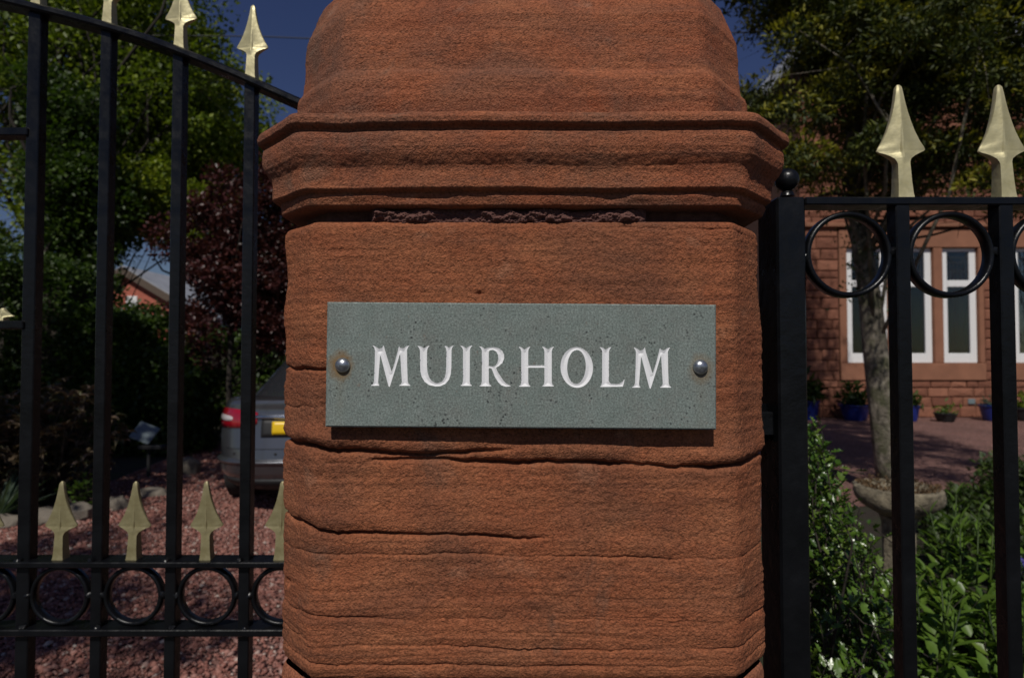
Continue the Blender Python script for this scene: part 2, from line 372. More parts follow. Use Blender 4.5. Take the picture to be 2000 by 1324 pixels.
def glass(name, tint=(0.9, 0.95, 0.95), refl=0.12):
    m = bpy.data.materials.new(name); m.use_nodes = True; n, l = m.node_tree.nodes, m.node_tree.links; n.clear()
    o = n.new('ShaderNodeOutputMaterial'); tr = n.new('ShaderNodeBsdfTransparent'); gl = n.new('ShaderNodeBsdfGlossy'); mx = n.new('ShaderNodeMixShader')
    tr.inputs[0].default_value = (*tint, 1); gl.inputs['Roughness'].default_value = 0.02
    fr = n.new('ShaderNodeFresnel'); fr.inputs[0].default_value = 1.5
    tn = n.new('ShaderNodeTexNoise'); tn.inputs['Scale'].default_value = 3; bp = n.new('ShaderNodeBump'); bp.inputs['Distance'].default_value = 0.004
    l.new(tn.outputs[0], bp.inputs['Height']); l.new(bp.outputs[0], gl.inputs['Normal'])
    l.new(fr.outputs[0], mx.inputs[0]); l.new(tr.outputs[0], mx.inputs[1]); l.new(gl.outputs[0], mx.inputs[2]); l.new(mx.outputs[0], o.inputs[0]); return m
M['glass'] = glass('window_glass')
M['blue'] = plain('blue_glaze', (0.008, 0.022, 0.16), 0.2, 0, 0.2, 9, 0, 1, 0.6)
M['slate_roof'] = plain('pale_slate_roof', (0.33, 0.34, 0.37), 0.45, 0, 0.2, 2)
M['fascia'] = plain('brown_fascia', (0.10, 0.07, 0.05), 0.6)
M['red_render'] = plain('red_brick_gable', (0.42, 0.12, 0.08), 0.9, 0, 0.2, 6)
M['car'] = plain('grey_metallic_paint', (0.14, 0.145, 0.16), 0.28, 0.75, 0.05, 3, 0, 1, 0.5, 1.0)
M['car_glass'] = plain('dark_car_glass', (0.02, 0.022, 0.026), 0.05, 0, 0.05, 3, 0, 1, 0.6)
M['plastic'] = plain('black_plastic', (0.015, 0.015, 0.016), 0.6)
M['red_lens'] = plain('red_lens', (0.28, 0.005, 0.014), 0.12, 0, 0.1, 30, 0, 1, 0.7, 1.0)
M['clear_lens'] = plain('clear_lens', (0.55, 0.50, 0.50), 0.12, 0, 0.1, 30, 0, 1, 0.7, 1.0)
M['chrome'] = plain('chrome', (0.75, 0.77, 0.8), 0.08, 1.0, 0.03)
M['plate'] = plain('yellow_plate', (0.78, 0.50, 0.01), 0.35, 0, 0.03)
M['rubber'] = plain('tyre_rubber', (0.02, 0.02, 0.02), 0.85)
M['grey_panel'] = plain('pale_grey_panel', (0.17, 0.21, 0.225), 0.25, 0, 0.15, 12)
M['rock'] = plain('pale_rock', (0.17, 0.145, 0.115), 0.92, 0, 0.3, 9, 0.02, 25)

# ------------------------------------------------------------------ the ground
def gz(x, y): return 0.0
def sheet(name, pts, z, mat, label_kind='structure', thick=0):
    me = bpy.data.meshes.new(name); me.from_pydata([(x, y, z) for x, y in pts], [], [tuple(range(len(pts)))]); me.update(); me.materials.append(mat)
    o = link(name, me); o['kind'] = 'structure'; return o
sheet('ground', [(-400, -300), (400, -300), (400, 600), (-400, 600)], -0.012, M['soil'])
sheet('pavement', [(-30, -4), (30, -4), (30, 0.50), (-30, 0.50)], -0.002, M['asphalt'])
sheet('gravel_drive', [(-9, 0.52), (.62, 0.52), (.66, 3.2), (1.6, 5.3), (5.5, 6.0), (11, 6.6), (12, 13.45), (1.5, 13.45), (-1, 22), (-4.9, 22), (-4.9, 9), (-4.25, 5.1), (-5.2, 4.8), (-9, 4.6)], -0.004, M['gravel'])

def stones(n, xr, yr, size, seed, keep):
    r = np.random.default_rng(seed)
    x = r.uniform(*xr, n); y = r.uniform(*yr, n); k = keep(x, y); x, y = x[k], y[k]; n = len(x)
    base = np.array([(1, 0, 0), (0, 1, 0), (-1, 0, 0), (0, -1, 0), (0, 0, 1), (0, 0, -1), (.6, .6, .55), (-.6, -.55, .5)], float)
    oc = np.array([(0, 1, 6), (1, 4, 6), (4, 0, 6), (1, 2, 4), (2, 3, 7), (3, 4, 7), (4, 2, 7), (3, 0, 4), (1, 0, 5), (2, 1, 5), (3, 2, 5), (0, 3, 5)])
    s = size * r.uniform(0.45, 1.25, n)[:, None, None] * (1 + r.uniform(-.35, .35, (n, 8, 1)))
    v = base[None] * s * np.array([1, .8, .6])
    a = r.uniform(0, 6.28, n); ca, sa = np.cos(a), np.sin(a); tl = r.uniform(-.5, .5, n)
    vx = v[..., 0] * ca[:, None] - v[..., 1] * sa[:, None]; vy = v[..., 0] * sa[:, None] + v[..., 1] * ca[:, None]
    vz = v[..., 2] + tl[:, None] * vx
    V = np.stack([vx + x[:, None], vy + y[:, None], vz + (size * 0.12 + r.uniform(0, size * .35, n))[:, None]], -1).reshape(-1, 3)
    Fc = (oc[None] + (np.arange(n) * 8)[:, None, None]).reshape(-1, 3)
    return V, Fc
def in_view(x, y): return (x > -0.95 * y - 0.3) & (x < -0.28 * y) & ((y < 4.75) | (x > -4.3 - (y - 5.1) * 0.13))
V1, F1 = stones(32000, (-4.6, -0.6), (2.2, 5.0), 0.0125, 1, in_view)
V2, F2 = stones(22000, (-5.2, -1.2), (5.0, 9.5), 0.017, 2, in_view)
V3, F3 = stones(10000, (-4.6, -0.6), (2.2, 6.5), 0.020, 3, in_view)
g = link('gravel_chips', mesh_np('gravel_chips', np.vstack([V1, V2, V3]), np.vstack([F1, F2 + len(V1), F3 + len(V1) + len(V2)]), M['chips']))
tag(g, 'loose red and pink stone chips covering the drive behind the gate', 'gravel', kind='stuff')

# ------------------------------------------------------------------ foliage tools
def leaf_shape(kind):
    if kind == 'diamond':
        v = [(0, 0, 0), (.5, .42, .10), (0, 1, 0), (-.5, .42, .10)]; f = [(0, 1, 2), (0, 2, 3)]
    elif kind == 'spray':
        v = [(0, 0, 0), (.5, .55, .05), (.12, .6, 0), (0, 1, 0), (-.14, .55, 0), (-.5, .7, .06)]; f = [(0, 1, 2), (0, 2, 3), (0, 3, 4), (0, 4, 5)]
    elif kind == 'oval':
        v = [(0, 0, 0), (.36, .22, .09), (.5, .5, .12), (.3, .8, .06), (0, 1, -.05), (-.3, .8, .06), (-.5, .5, .12), (-.36, .22, .09), (0, .5, 0)]
        f = [(0, 1, 8), (1, 2, 8), (2, 3, 8), (3, 4, 8), (4, 5, 8), (5, 6, 8), (6, 7, 8), (7, 0, 8)]
    elif kind == 'holly':
        v = [(0, 0, 0), (.30, .12, .10), (.30, .28, .02), (.52, .40, .16), (.33, .52, .02), (.42, .70, .14), (.18, .80, .02), (0, 1, -.06),
             (-.18, .80, .02), (-.42, .70, .14), (-.33, .52, .02), (-.52, .40, .16), (-.30, .28, .02), (-.30, .12, .10), (0, .5, -.03)]
        f = [(i, (i + 1) % 14, 14) for i in range(14)]
    elif kind == 'lance':
        v = [(0, 0, 0), (.5, .25, .22), (.5, .55, .22), (.25, .82, .08), (0, 1, -.25), (-.25, .82, .08), (-.5, .55, .22), (-.5, .25, .22), (0, .28, .05), (0, .58, .04), (0, .82, -.05)]
        f = [(0, 1, 8), (8, 1, 2), (8, 2, 9), (9, 2, 3), (9, 3, 10), (10, 3, 4), (10, 4, 5), (9, 10, 5), (9, 5, 6), (8, 9, 6), (8, 6, 7), (0, 8, 7)]
    return np.array(v, float), np.array(f, int)
def rot_from(dirs, roll):
    """matrices whose Y axis is dirs"""
    d = dirs / np.linalg.norm(dirs, axis=1, keepdims=True)
    up = np.tile([0, 0, 1.0], (len(d), 1)); up[np.abs(d[:, 2]) > .95] = (1, 0, 0)
    x = np.cross(d, up); x /= np.linalg.norm(x, axis=1, keepdims=True); z = np.cross(x, d)
    c, s = np.cos(roll)[:, None], np.sin(roll)[:, None]
    x2 = x * c + z * s; z2 = -x * s + z * c
    return np.stack([x2, d, z2], -1)
def leaf_arrays(cent, dirs, roll, length, width, kind):
    v, f = leaf_shape(kind); R = rot_from(dirs, roll)
    loc = v[None] * np.stack([width, length, length], -1)[:, None, :]
    V = np.einsum('nij,nkj->nki', R, loc) + cent[:, None, :]
    Fc = f[None] + (np.arange(len(cent)) * len(v))[:, None, None]
    return V.reshape(-1, 3), Fc.reshape(-1, 3)
def foliage(name, cent, length, aspect, kind, mats, parent, r, out=None, droop=0.0, mi=None, up=0.15):
    n = len(cent); d = r.normal(size=(n, 3))
    if out is not None: d += out * 1.4
    d[:, 2] += up - droop
    L = length * r.uniform(.6, 1.3, n)
    V, Fc = leaf_arrays(cent, d, r.uniform(-1.2, 1.2, n), L, L * aspect, kind)
    k = len(Fc) // n
    me = mesh_np(name, V, Fc, mats, mi=None if mi is None else np.repeat(mi, k))
    return link(name, me, parent)
def limb_path(a, b, r, bend=0.12, n=5):
    a, b = np.array(a, float), np.array(b, float); L = np.linalg.norm(b - a); o = r.normal(size=3) * L * bend
    ts = np.linspace(0, 1, n)
    return [tuple(a + (b - a) * t + o * math.sin(math.pi * t) + np.array([0, 0, .10 * L]) * t * (1 - t)) for t in ts]
def tree(name, label, cat, base, top, centre, rad, nclump, per, clump_r, leaf, aspect, kind, mats, bark, seed, trunk_r=.2, keep=None,
         flat=.7, tip=0.0, shell=.45, group=None, nlimb=40, path=None, droop=0.0, limb=.16):
    r = np.random.default_rng(seed); T = thing(name, label, cat, base, group=group); b = np.array(base, float)
    c = []
    while len(c) < nclump:
        q = r.normal(size=3); q /= np.linalg.norm(q); q *= r.uniform(shell, 1) ; p = np.array(centre) + q * np.array(rad)
        if keep is None or keep(p): c.append(p)
    c = np.array(c)
    m = MB(); path = path or limb_path(base, top, r, .03, 8)
    pts = np.array(path) - b
    m.tube([tuple(p) for p in pts], list(np.linspace(trunk_r, trunk_r * .35, len(pts))), 10)
    for i in range(min(nlimb, nclump)):
        a = pts[int(len(pts) * r.uniform(.35, .98))]; e = c[i] - b
        lp = limb_path(a, e, r); rr = trunk_r * limb
        m.tube(lp, list(np.linspace(rr, rr * .15, len(lp))), 5)
        for q in range(3):
            s = np.array(lp[r.integers(2, 5)]); e2 = s + r.normal(size=3) * clump_r * 1.1
            m.tube([tuple(s), tuple((s + e2) / 2 + r.normal(size=3) * .04 * clump_r), tuple(e2)], [rr * .2, rr * .12, rr * .05], 4)
    m.build('trunk', bark, T, 'all')
    sz = clump_r * r.uniform(.55, 1.3, nclump)
    off = r.normal(size=(nclump, per, 3)); off /= np.linalg.norm(off, axis=2, keepdims=True)
    off *= (r.uniform(0, 1, (nclump, per, 1)) ** .45)
    pos = c[:, None] + off * sz[:, None, None] * np.array([1, 1, flat])
    pos += np.array([0, 0, -1]) * (np.linalg.norm(off[..., :2], axis=2) ** 2 * sz[:, None])[..., None] * droop
    out = off.reshape(-1, 3); P3 = pos.reshape(-1, 3) - b
    mi = None
    if tip > 0:
        tipc = r.random(nclump) < tip
        mi = (np.repeat(tipc, per) & (out[:, 2] > -.1) & (np.linalg.norm(out, axis=1) > .55)).astype(int)
    foliage('crown', P3, leaf, aspect, kind, mats, T, r, out, 0, mi)
    return T

# ------------------------------------------------------------------ sandstone gatepost
D, W, C0, X0 = 0.516, 0.225, 0.039, 0.0102
PO = Vector((X0, D + W, 0))
post = thing('stone_gatepost', 'chamfered red sandstone gatepost with moulded domed cap, carrying the slate name plaque', 'gatepost', PO)

def smooth_poly(Wp, c, s, r, k=7):
    """points and outward normals on a chamfered square (half width Wp) at arc length s from the middle of the front"""
    h = Wp - c; ch = c * math.sqrt(2)
    P8 = np.array([(0, -Wp), (h, -Wp), (Wp, -h), (Wp, h), (h, Wp), (-h, Wp), (-Wp, h), (-Wp, -h), (-h, -Wp), (0, -Wp)])
    L = np.concatenate([[0], np.cumsum(np.linalg.norm(np.diff(P8, axis=0), axis=1))]); T = L[-1]
    x = y = 0
    for d in np.linspace(-r, r, k):
        q = np.mod(s + d, T); x = x + np.interp(q, L, P8[:, 0]); y = y + np.interp(q, L, P8[:, 1])
    return x / k, y / k
def arc_samples(Wp, c, fine, mid):
    """parameter list: (segment, fraction) shared by all rows"""
    seg = []
    nf = int((Wp - c) / fine); nc = int(c * 1.414 / fine); ns = 40
    seg += [(0, t) for t in np.linspace(0, 1, nf, endpoint=False)]
    seg += [(1, t) for t in np.linspace(0, 1, nc, endpoint=False)]
    seg += [(2, t) for t in np.linspace(0, 1, ns, endpoint=False) ** 1.6]
    seg += [(3, t) for t in np.linspace(0, 1, 4, endpoint=False)]
    seg += [(4, t) for t in np.linspace(0, 1, 16, endpoint=False)]
    seg += [(5, t) for t in np.linspace(0, 1, 4, endpoint=False)]
    seg += [(6, t) for t in 1 - np.linspace(1, 0, ns, endpoint=False)[::1] ** 1.6 if t < 1]
    seg += [(7, t) for t in np.linspace(0, 1, nc, endpoint=False)]
    seg += [(8, t) for t in np.linspace(0, 1, nf, endpoint=False)]
    a = np.array(seg); a = a[np.lexsort((a[:, 1], a[:, 0]))]
    return a
def pillar_part(name, zs, pf, cf, disp, mat, fine=.0009, closed_top=False):
    A = arc_samples(W, C0, fine, 0); sg = A[:, 0].astype(int); tt = A[:, 1]; n = len(A); rows = []
    Xs = np.zeros((len(zs), n)); Ys = np.zeros_like(Xs); NX = np.zeros_like(Xs); NY = np.zeros_like(Xs); US = np.zeros_like(Xs)
    for i, z in enumerate(zs):
        Wp = W + pf(z); c = min(cf(z) + .586 * max(pf(z), -.05) * 0 , Wp * .55); h = Wp - c; ch = c * math.sqrt(2)
        lens = np.array([h, ch, 2 * h, ch, 2 * h, ch, 2 * h, ch, h]); st = np.concatenate([[0], np.cumsum(lens)[:-1]])
        s = st[sg] + tt * lens[sg]
        r = min(.006, Wp * .1)
        x, y = smooth_poly(Wp, c, s, r)
        x1, y1 = smooth_poly(Wp, c, s + .001, r, 5); x0, y0 = smooth_poly(Wp, c, s - .001, r, 5)
        tx, ty = x1 - x0, y1 - y0; l = np.hypot(tx, ty); Xs[i] = x; Ys[i] = y; NX[i] = ty / l; NY[i] = -tx / l
        US[i] = np.where(s > lens.sum() / 2, s - lens.sum(), s)
    ZZ = np.repeat(np.array(zs)[:, None], n, 1)
    dd, dz = disp(Xs, Ys, ZZ, US)
    V = np.stack([Xs + NX * dd, Ys + NY * dd, ZZ + dz], -1).reshape(-1, 3)
    m = len(zs); i = np.arange(m - 1)[:, None] * n; j = np.arange(n)[None]; j2 = (j + 1) % n
    Fc = np.stack([i + j, i + j2, i + n + j2, i + n + j], -1).reshape(-1, 4)
    me = mesh_np(name, V, Fc, mat, True)
    return link(name, me, post)

def line(pts):
    """pixel polyline on the front face -> arrays of u and height"""
    q = [P(px, py, D) for px, py in pts]
    return np.array([p.x - X0 for p in q]), np.array([p.z for p in q])
CH = C0 * math.sqrt(2); HF = W - C0
def crack(pts, left=None, right=None, A=.006, w=.0013, over=.0016, fade=(0, 0)):
    u, z = line(pts); u, z = list(u), list(z)
    if left is not None: u = [-HF - CH - .03, -HF - CH] + u; zl = P(556, left, D + C0).z; z = [zl, zl] + z
    if right is not None: zr = P(1487, right, D + C0).z; u = u + [HF + CH, HF + CH + .03]; z = z + [zr, zr]
    return (np.array(u), np.array(z), A, w, over, fade, left is None, right is None)
CR = [crack([(612, 723), (640, 722), (700, 724)], left=717, A=.005, w=.0014, over=.001),
      crack([(612, 873), (640, 879), (700, 880), (760, 885), (830, 889), (900, 885), (960, 880), (1010, 876)], left=857, A=.009, w=.0017, over=.0035),
      crack([(715, 899), (800, 897), (860, 898), (920, 903), (980, 903), (1060, 902), (1150, 905), (1240, 909), (1320, 913), (1400, 914), (1438, 911)], right=884, A=.009, w=.0017, over=.0035),
      crack([(600, 1029), (625, 1038), (660, 1041), (740, 1042), (820, 1045), (900, 1047), (1010, 1050), (1080, 1051)], left=999, A=.007, w=.0014, over=.0020),
      crack([(606, 1082), (660, 1082), (760, 1084), (900, 1082), (1050, 1086), (1200, 1090), (1300, 1092), (1436, 1093)], left=1058, right=1056, A=.0014, w=.0010, over=.0006),
      crack([(606, 1256), (700, 1260), (820, 1262), (960, 1266), (1100, 1270), (1250, 1272), (1438, 1269)], left=1215, right=1222, A=.0014, w=.0010, over=.0006),
      crack([(606, 1298), (700, 1301), (850, 1300), (1000, 1302), (1200, 1303), (1436, 1304)], left=1250, right=1250, A=.0014, w=.0010, over=.0006),
      crack([(606, 1203), (680, 1205), (800, 1210), (1000, 1209), (1200, 1213), (1438, 1218)], left=1170, right=1185, A=.0014, w=.0010, over=.0006),
      crack([(1150, 445), (1250, 447), (1330, 448), (1430, 449)], right=470, A=.0012, w=.0011, over=.0004),
      crack([(606, 796), (640, 797)], left=792, A=.0014, w=.0010, over=.0006)]
ZT, ZB = P(1000, 432, D).z, P(1000, 1329, D).z
def shaft_disp(x, y, z, u):
    wx = fbm(x * 5, y * 5, z * 5, 3, 40) * .006
    zz = z + wx
    layer = fbm(x * 6, y * 6, zz * 95, 4, 50)
    fine_l = fbm(x * 4, y * 4, zz * 230, 3, 52)
    d = (.00040 * layer + .00030 * np.clip(fine_l, -1, .35)) * (1 + .8 * np.clip((P(1000, 1060, D).z - z) / .05, 0, 1))
    ridge = 1 - np.abs(fbm(x * 3.2, y * 3.2, zz * 62, 3, 60)) * 2
    d -= .0008 * np.clip((P(1000, 1000, D).z - z) / .08, .25, 1) * np.clip(ridge - .80, 0, 1) / .22 * np.clip(vnoise(x * 9, y * 9, z * 30, 61) + .55, 0, 1)
    d += .0012 * fbm(x * 26, y * 26, z * 40, 4, 70)
    d += .0016 * fbm(x * 7, y * 7, z * 10, 3, 75)
    d += .00045 * fbm(x * 100, y * 100, z * 120, 2, 79) + .00060 * fbm(x * 300, y * 300, z * 330, 2, 80)
    for (cu, cz, A, w, over, fade, fl, fr) in CR:
        zc = np.interp(u, cu, cz) + .0016 * vnoise(u * 55, 3.3, 0, 90) + .0007 * vnoise(u * 240, 1.3, 0, 91)
        a = np.ones_like(u)
        if fl: a *= np.clip((u - cu[0]) / .035, 0, 1)
        if fr: a *= np.clip((cu[-1] - u) / .045, 0, 1)
        a *= (np.abs(u) < HF + CH + .03) * .55 + .45
        a *= (.75 + .5 * vnoise(u * 30, 7.7, 0, 95)) if A > .003 else np.clip(.7 + .9 * vnoise(u * 22, 7.7, cz[0] * 50, 95), .1, 1.3)
        dz = z - zc; k = np.abs(dz) < .03
        e = np.where(dz > 0, over * (.9 * np.exp(-((dz - .010) / .008) ** 2) - 1.3 * np.exp(-dz / .0035)), -over * .45 * np.exp(dz / .0025))
        g = -A * np.exp(-(dz / w) ** 2)
        d += np.where(k, a * (e + g), 0)
    # weathered chips along the far corner of the left chamfer, a pit, and softened arrises at the bed joints
    d += -.006 * np.exp(-(((u + HF + CH - .012) / .004) ** 2 + ((z - P(575, 1137, D + .03).z) / .003) ** 2))
    d += -.0035 * np.exp(-(((u - (935 - 1022) * D / F) / .003) ** 2 + ((z - P(935, 574, D).z) / .0022) ** 2))
    d += .0018 * vnoise(z * 28, u * 4, 0, 97) * np.exp(-((np.abs(u) - HF - CH) / .012) ** 2)
    d -= .0045 * np.exp(-(ZT - z) / .0030) + .0035 * np.exp(-(z - ZB) / .0032)
    return d, np.zeros_like(d)
zs = np.concatenate([np.linspace(ZB, ZT, 560)])
pillar_part('shaft_stone', zs, lambda z: 0.0, lambda z: C0, shaft_disp, M['stone'], .00095)

def base_disp(x, y, z, u):
    d = .0016 * fbm(x * 12, y * 12, z * 30, 4, 150) + .0004 * fbm(x * 200, y * 200, z * 200, 2, 151)
    d -= .004 * np.exp(-(ZB - .004 - z) / .003) * 1.0
    return d, 0 * d
zs = np.concatenate([np.linspace(0.02, ZB - .09, 60)[:-1], np.linspace(ZB - .09, ZB - .0045, 70)])
pillar_part('base_stone', zs, lambda z: 0.0, lambda z: C0, base_disp, M['stone_base'], .003)
# the dark core behind the bed joints
mb = MB(); a_, c_ = W - .017, C0 - .007; oc = [(a_ - c_, -a_), (a_, -a_ + c_), (a_, a_ - c_), (a_ - c_, a_), (-a_ + c_, a_), (-a_, a_ - c_), (-a_, -a_ + c_), (-a_ + c_, -a_)]
mb.add([(x, y, z) for z in (.03, CZ + .17) for x, y in oc], [tuple(range(8))[::-1], tuple(range(8, 16))] + [(k, (k + 1) % 8, (k + 1) % 8 + 8, k + 8) for k in range(8)])
mb.build('joint_core', M['mortar'], post)

PROF = [(.1200, -.030), (.1285, -.022), (.1287, .0020), (.1300, .0038), (.1340, .0050), (.1370, .0056), (.1390, .0050), (.1402, .0042), (.1412, .0090), (.1430, .0112), (.1500, .0112), (.1560, .0116),
        (.1600, .0128), (.1640, .0160), (.1680, .0188), (.1730, .0205), (.1800, .0208), (.1845, .0200), (.1868, .0176), (.1885, .0180), (.1897, .0225), (.1915, .0246),
        (.1955, .0250), (.1995, .0232), (.2020, .0170), (.2035, .0090), (.2060, .0000), (.2100, -.0040), (.2250, -.0048), (.2400, -.0052), (.2440, -.0062),
        (.2500, -.0092), (.2620, -.0100), (.2810, -.0105), (.3010, -.0118), (.3150, -.0155), (.3410, -.0235), (.3610, -.0310), (.3800, -.0420),
        (.4000, -.0580), (.4200, -.0820), (.4350, -.1150), (.4450, -.1550), (.4500, -.2000), (.4501, -.2240)]
def relz(a): return a * (1 + .047 * a) + .003 * min(1, max(0, (a - .150) / .03))
PZ = np.array([relz(a) for a, b in PROF]) + CZ; PP = np.array([b + (.0025 if .21 < a < .36 else 0) for a, b in PROF])
def cap_c(z):
    r = z - CZ
    if r < .2098: return C0 + .586 * max(0, float(np.interp(z, PZ, PP)))
    return float(np.interp(r, [.2098, .2160, .30, .40, .45], [.046, .054, .054, .056, .05]))
def cap_disp(x, y, z, u):
    r = z - CZ
    d = .0016 * fbm(x * 9, y * 9, z * 14, 3, 110) + .0010 * fbm(x * 30, y * 30, z * 45, 4, 115) + .00042 * fbm(x * 260, y * 260, z * 300, 3, 120)
    lay = fbm(x * 5, y * 5, (z + .004 * fbm(x * 6, y * 6, z * 6, 2, 5)) * 120, 4, 125)
    d += .0003 * lay + .0004 * fbm(x * 110, y * 110, z * 140, 3, 119)
    d -= .0020 * np.clip((vnoise(x * 30, y * 30, z * 20, 130) - .62) * 3, 0, 1) * (r > .185) * (r < .212)
    # worn ridge above the weathering: dips in the lip
    dz = .0026 * fbm(x * 13, y * 13, 0 * z, 3, 140) * np.clip((r - .13) / .02, 0, 1) * np.clip((.40 - r) / .1, 0, 1)
    dz -= .0022 * np.exp(-((u - (762 - 1022) * .493 / F) / .008) ** 2) * np.exp(-((r - .206) / .007) ** 2)
    d += .0014 * np.exp(-((r - .1375) / .003) ** 2) * vnoise(u * 40, 2, 0, 145)
    return d, dz
rows = np.concatenate([np.linspace(.1200, .1284, 4), np.linspace(.1287, .2120, 140), np.linspace(.2128, .3500, 150), np.linspace(.353, .4501, 40)]); rows = np.array([relz(a) for a in rows]) + CZ
pillar_part('capstone', rows, lambda z: float(np.interp(z, PZ, PP)), cap_c, cap_disp, M['capstone'], .0010)

# crumbling mortar squeezed out of the joint under the cap
nx, nzz = 620, 34
u = np.linspace((720 - 1022) * D / F, (1266 - 1022) * D / F, nx); v = np.linspace(0, 1, nzz)
UU, VV = np.meshgrid(u, v)
zl, zh = ZT - .0010, CZ + .1302
wob = vnoise(UU * 60, 0 * UU + 2, 0, 160)
low = zl; hi = zh - .0022 * np.clip(vnoise(UU * 45, 5, 0, 161), -1, 1) - .001
ZZ = low + (hi - low) * VV
env = np.clip(vnoise(UU * 42, 9, 0, 162) * .8 + .95, .25, 1) * np.clip((UU - u[0]) / .004, 0, 1) * np.clip((u[-1] - UU) / .01, 0, 1)
dep = .0065 * np.sin(np.pi * np.clip(VV, .04, .96)) ** .5 * env + .0055 * fbm(UU * 170, 0 * UU, ZZ * 200, 4, 163) * env + .0012 * fbm(UU * 700, 0 * UU, ZZ * 700, 3, 164)
YY = -W + .0070 - dep
Vv = np.stack([UU, YY, ZZ], -1).reshape(-1, 3); i = np.arange(nzz - 1)[:, None] * nx; j = np.arange(nx - 1)[None]
Ff = np.stack([i + j, i + j + 1, i + nx + j + 1, i + nx + j], -1).reshape(-1, 4)
link('crumbling_mortar', mesh_np('crumbling_mortar', Vv, Ff, M['mortar'], True), post)

# ------------------------------------------------------------------ slate name plaque with cut letters
ROT = math.radians(0.42); DS = D - .0155            # front plane of the plaque
SC = P(1018, 714, DS)
def sl(px, py):
    q = P(px, py, DS) - SC; c, s = math.cos(ROT), math.sin(ROT)
    return (q.x * c - q.z * s, q.x * s + q.z * c)
plaque = thing('name_plaque', 'green grey slate name plaque with white cut letters MUIRHOLM screwed to the sandstone gatepost', 'name plaque', SC)
plaque.rotation_euler = (0, ROT, 0)
hw = (1399 - 637.5) / 2 / F * DS; hh = (836 - 592.5) / 2 / F * DS; TH = .0115
def ell(cx, cy, rx, ry, n=56, rev=False, pw=1.0, tilt=0.0):
    a = np.linspace(0, 2 * np.pi, n, endpoint=False); 
    q = [(cx + rx * math.cos(k) + tilt * ry * math.sin(k), cy + ry * math.sin(k)) for k in a]
    return q[::-1] if rev else q
A7 = lambda q: [(600 + x / 4.137, 560 + y / 4.137) for x, y in q]
A8 = lambda q: [(1000 + x / 4.137, 560 + y / 4.137) for x, y in q]
m_ = [(525, 472), (545, 479), (580, 500), (600, 497), (612, 484), (619, 472), (628, 512), (655, 600), (683, 688), (708, 610), (733, 515), (741, 478), (750, 492), (768, 499), (782, 495), (800, 481), (829, 473),
      (815, 488), (806, 510), (808, 640), (812, 765), (820, 785), (838, 799), (736, 799), (757, 787), (765, 768), (757, 640), (751, 535), (712, 665), (668, 805), (663, 809), (656, 800), (625, 680), (590, 545), (583, 640), (573, 768), (576, 786), (587, 799), (510, 799),
      (531, 786), (540, 765), (545, 640), (548, 515), (543, 493)]
u_ = [(889, 477), (912, 479), (930, 487), (941, 497), (958, 489), (970, 479), (993, 475), (975, 492), (969, 512), (968, 650), (972, 690), (983, 727), (1003, 758), (1035, 776), (1068, 776), (1096, 758), (1113, 728), (1121, 688), (1124, 640), (1124, 512), (1120, 493),
      (1106, 477), (1127, 479), (1145, 493), (1163, 480), (1187, 474), (1171, 491), (1166, 512), (1165, 650), (1160, 705), (1145, 750), (1115, 785), (1075, 802), (1035, 804), (985, 793), (948, 766), (924, 725), (914, 680), (912, 620), (911, 512), (904, 493)]
i_ = [(1233, 474), (1257, 478), (1284, 497), (1310, 479), (1339, 473), (1320, 491), (1314, 510), (1313, 765), (1318, 786), (1335, 800), (1232, 800), (1252, 787), (1258, 765), (1259, 510), (1252, 491)]
r_ = [(1386, 480), (1412, 484), (1436, 502), (1465, 491), (1505, 488), (1545, 495), (1574, 515), (1590, 546), (1592, 578), (1577, 614), (1552, 638), (1524, 654), (1545, 697), (1578, 748), (1612, 783), (1649, 801), (1630, 805), (1600, 806), (1568, 795), (1540, 767), (1514, 722), (1491, 662), (1480, 656), (1467, 656),
      (1467, 765), (1472, 786), (1491, 803), (1387, 803), (1405, 789), (1411, 765), (1411, 512), (1404, 496)]
r_h = [(1467, 522), (1467, 640), (1495, 643), (1518, 640), (1536, 617), (1545, 583), (1542, 548), (1527, 522), (1500, 509), (1478, 512)]
h_ = [(49, 484), (73, 487), (101, 508), (126, 489), (153, 483), (136, 499), (131, 520), (131, 634), (262, 634), (262, 520), (256, 499), (238, 484), (263, 487), (291, 507), (316, 489), (344, 483), (327, 499), (321, 520), (321, 768), (326, 789), (342, 804), (242, 804), (257, 790), (262, 768),
      (262, 653), (131, 653), (131, 770), (136, 791), (153, 806), (52, 806), (70, 792), (75, 770), (75, 520), (68, 499)]
o_ = ell(523, 651, 131, 164, 64, tilt=.02); o_h = ell(521, 647, 75, 137, 56, tilt=-.03)
l_ = [(704, 487), (728, 490), (756, 509), (780, 491), (806, 486), (790, 502), (784, 522), (783, 765), (800, 783), (840, 786), (870, 782), (892, 767), (912, 740), (905, 775), (896, 806), (707, 809), (722, 795), (728, 770), (729, 522), (721, 501)]
m2 = [(x + 453.5 - 0.0 * (x - 510), y + 15) for x, y in m_]
GL = [('m', [A7(m_)]), ('u', [A7(u_)]), ('i', [A7(i_)]), ('r', [A7(r_), A7(r_h)]), ('h', [A8(h_)]), ('o', [A8(o_), A8(o_h)]), ('l', [A8(l_)]), ('m', [A8(m2)])]
GL = [(n, [[sl(*q) for q in lp] for lp in L]) for n, L in GL]
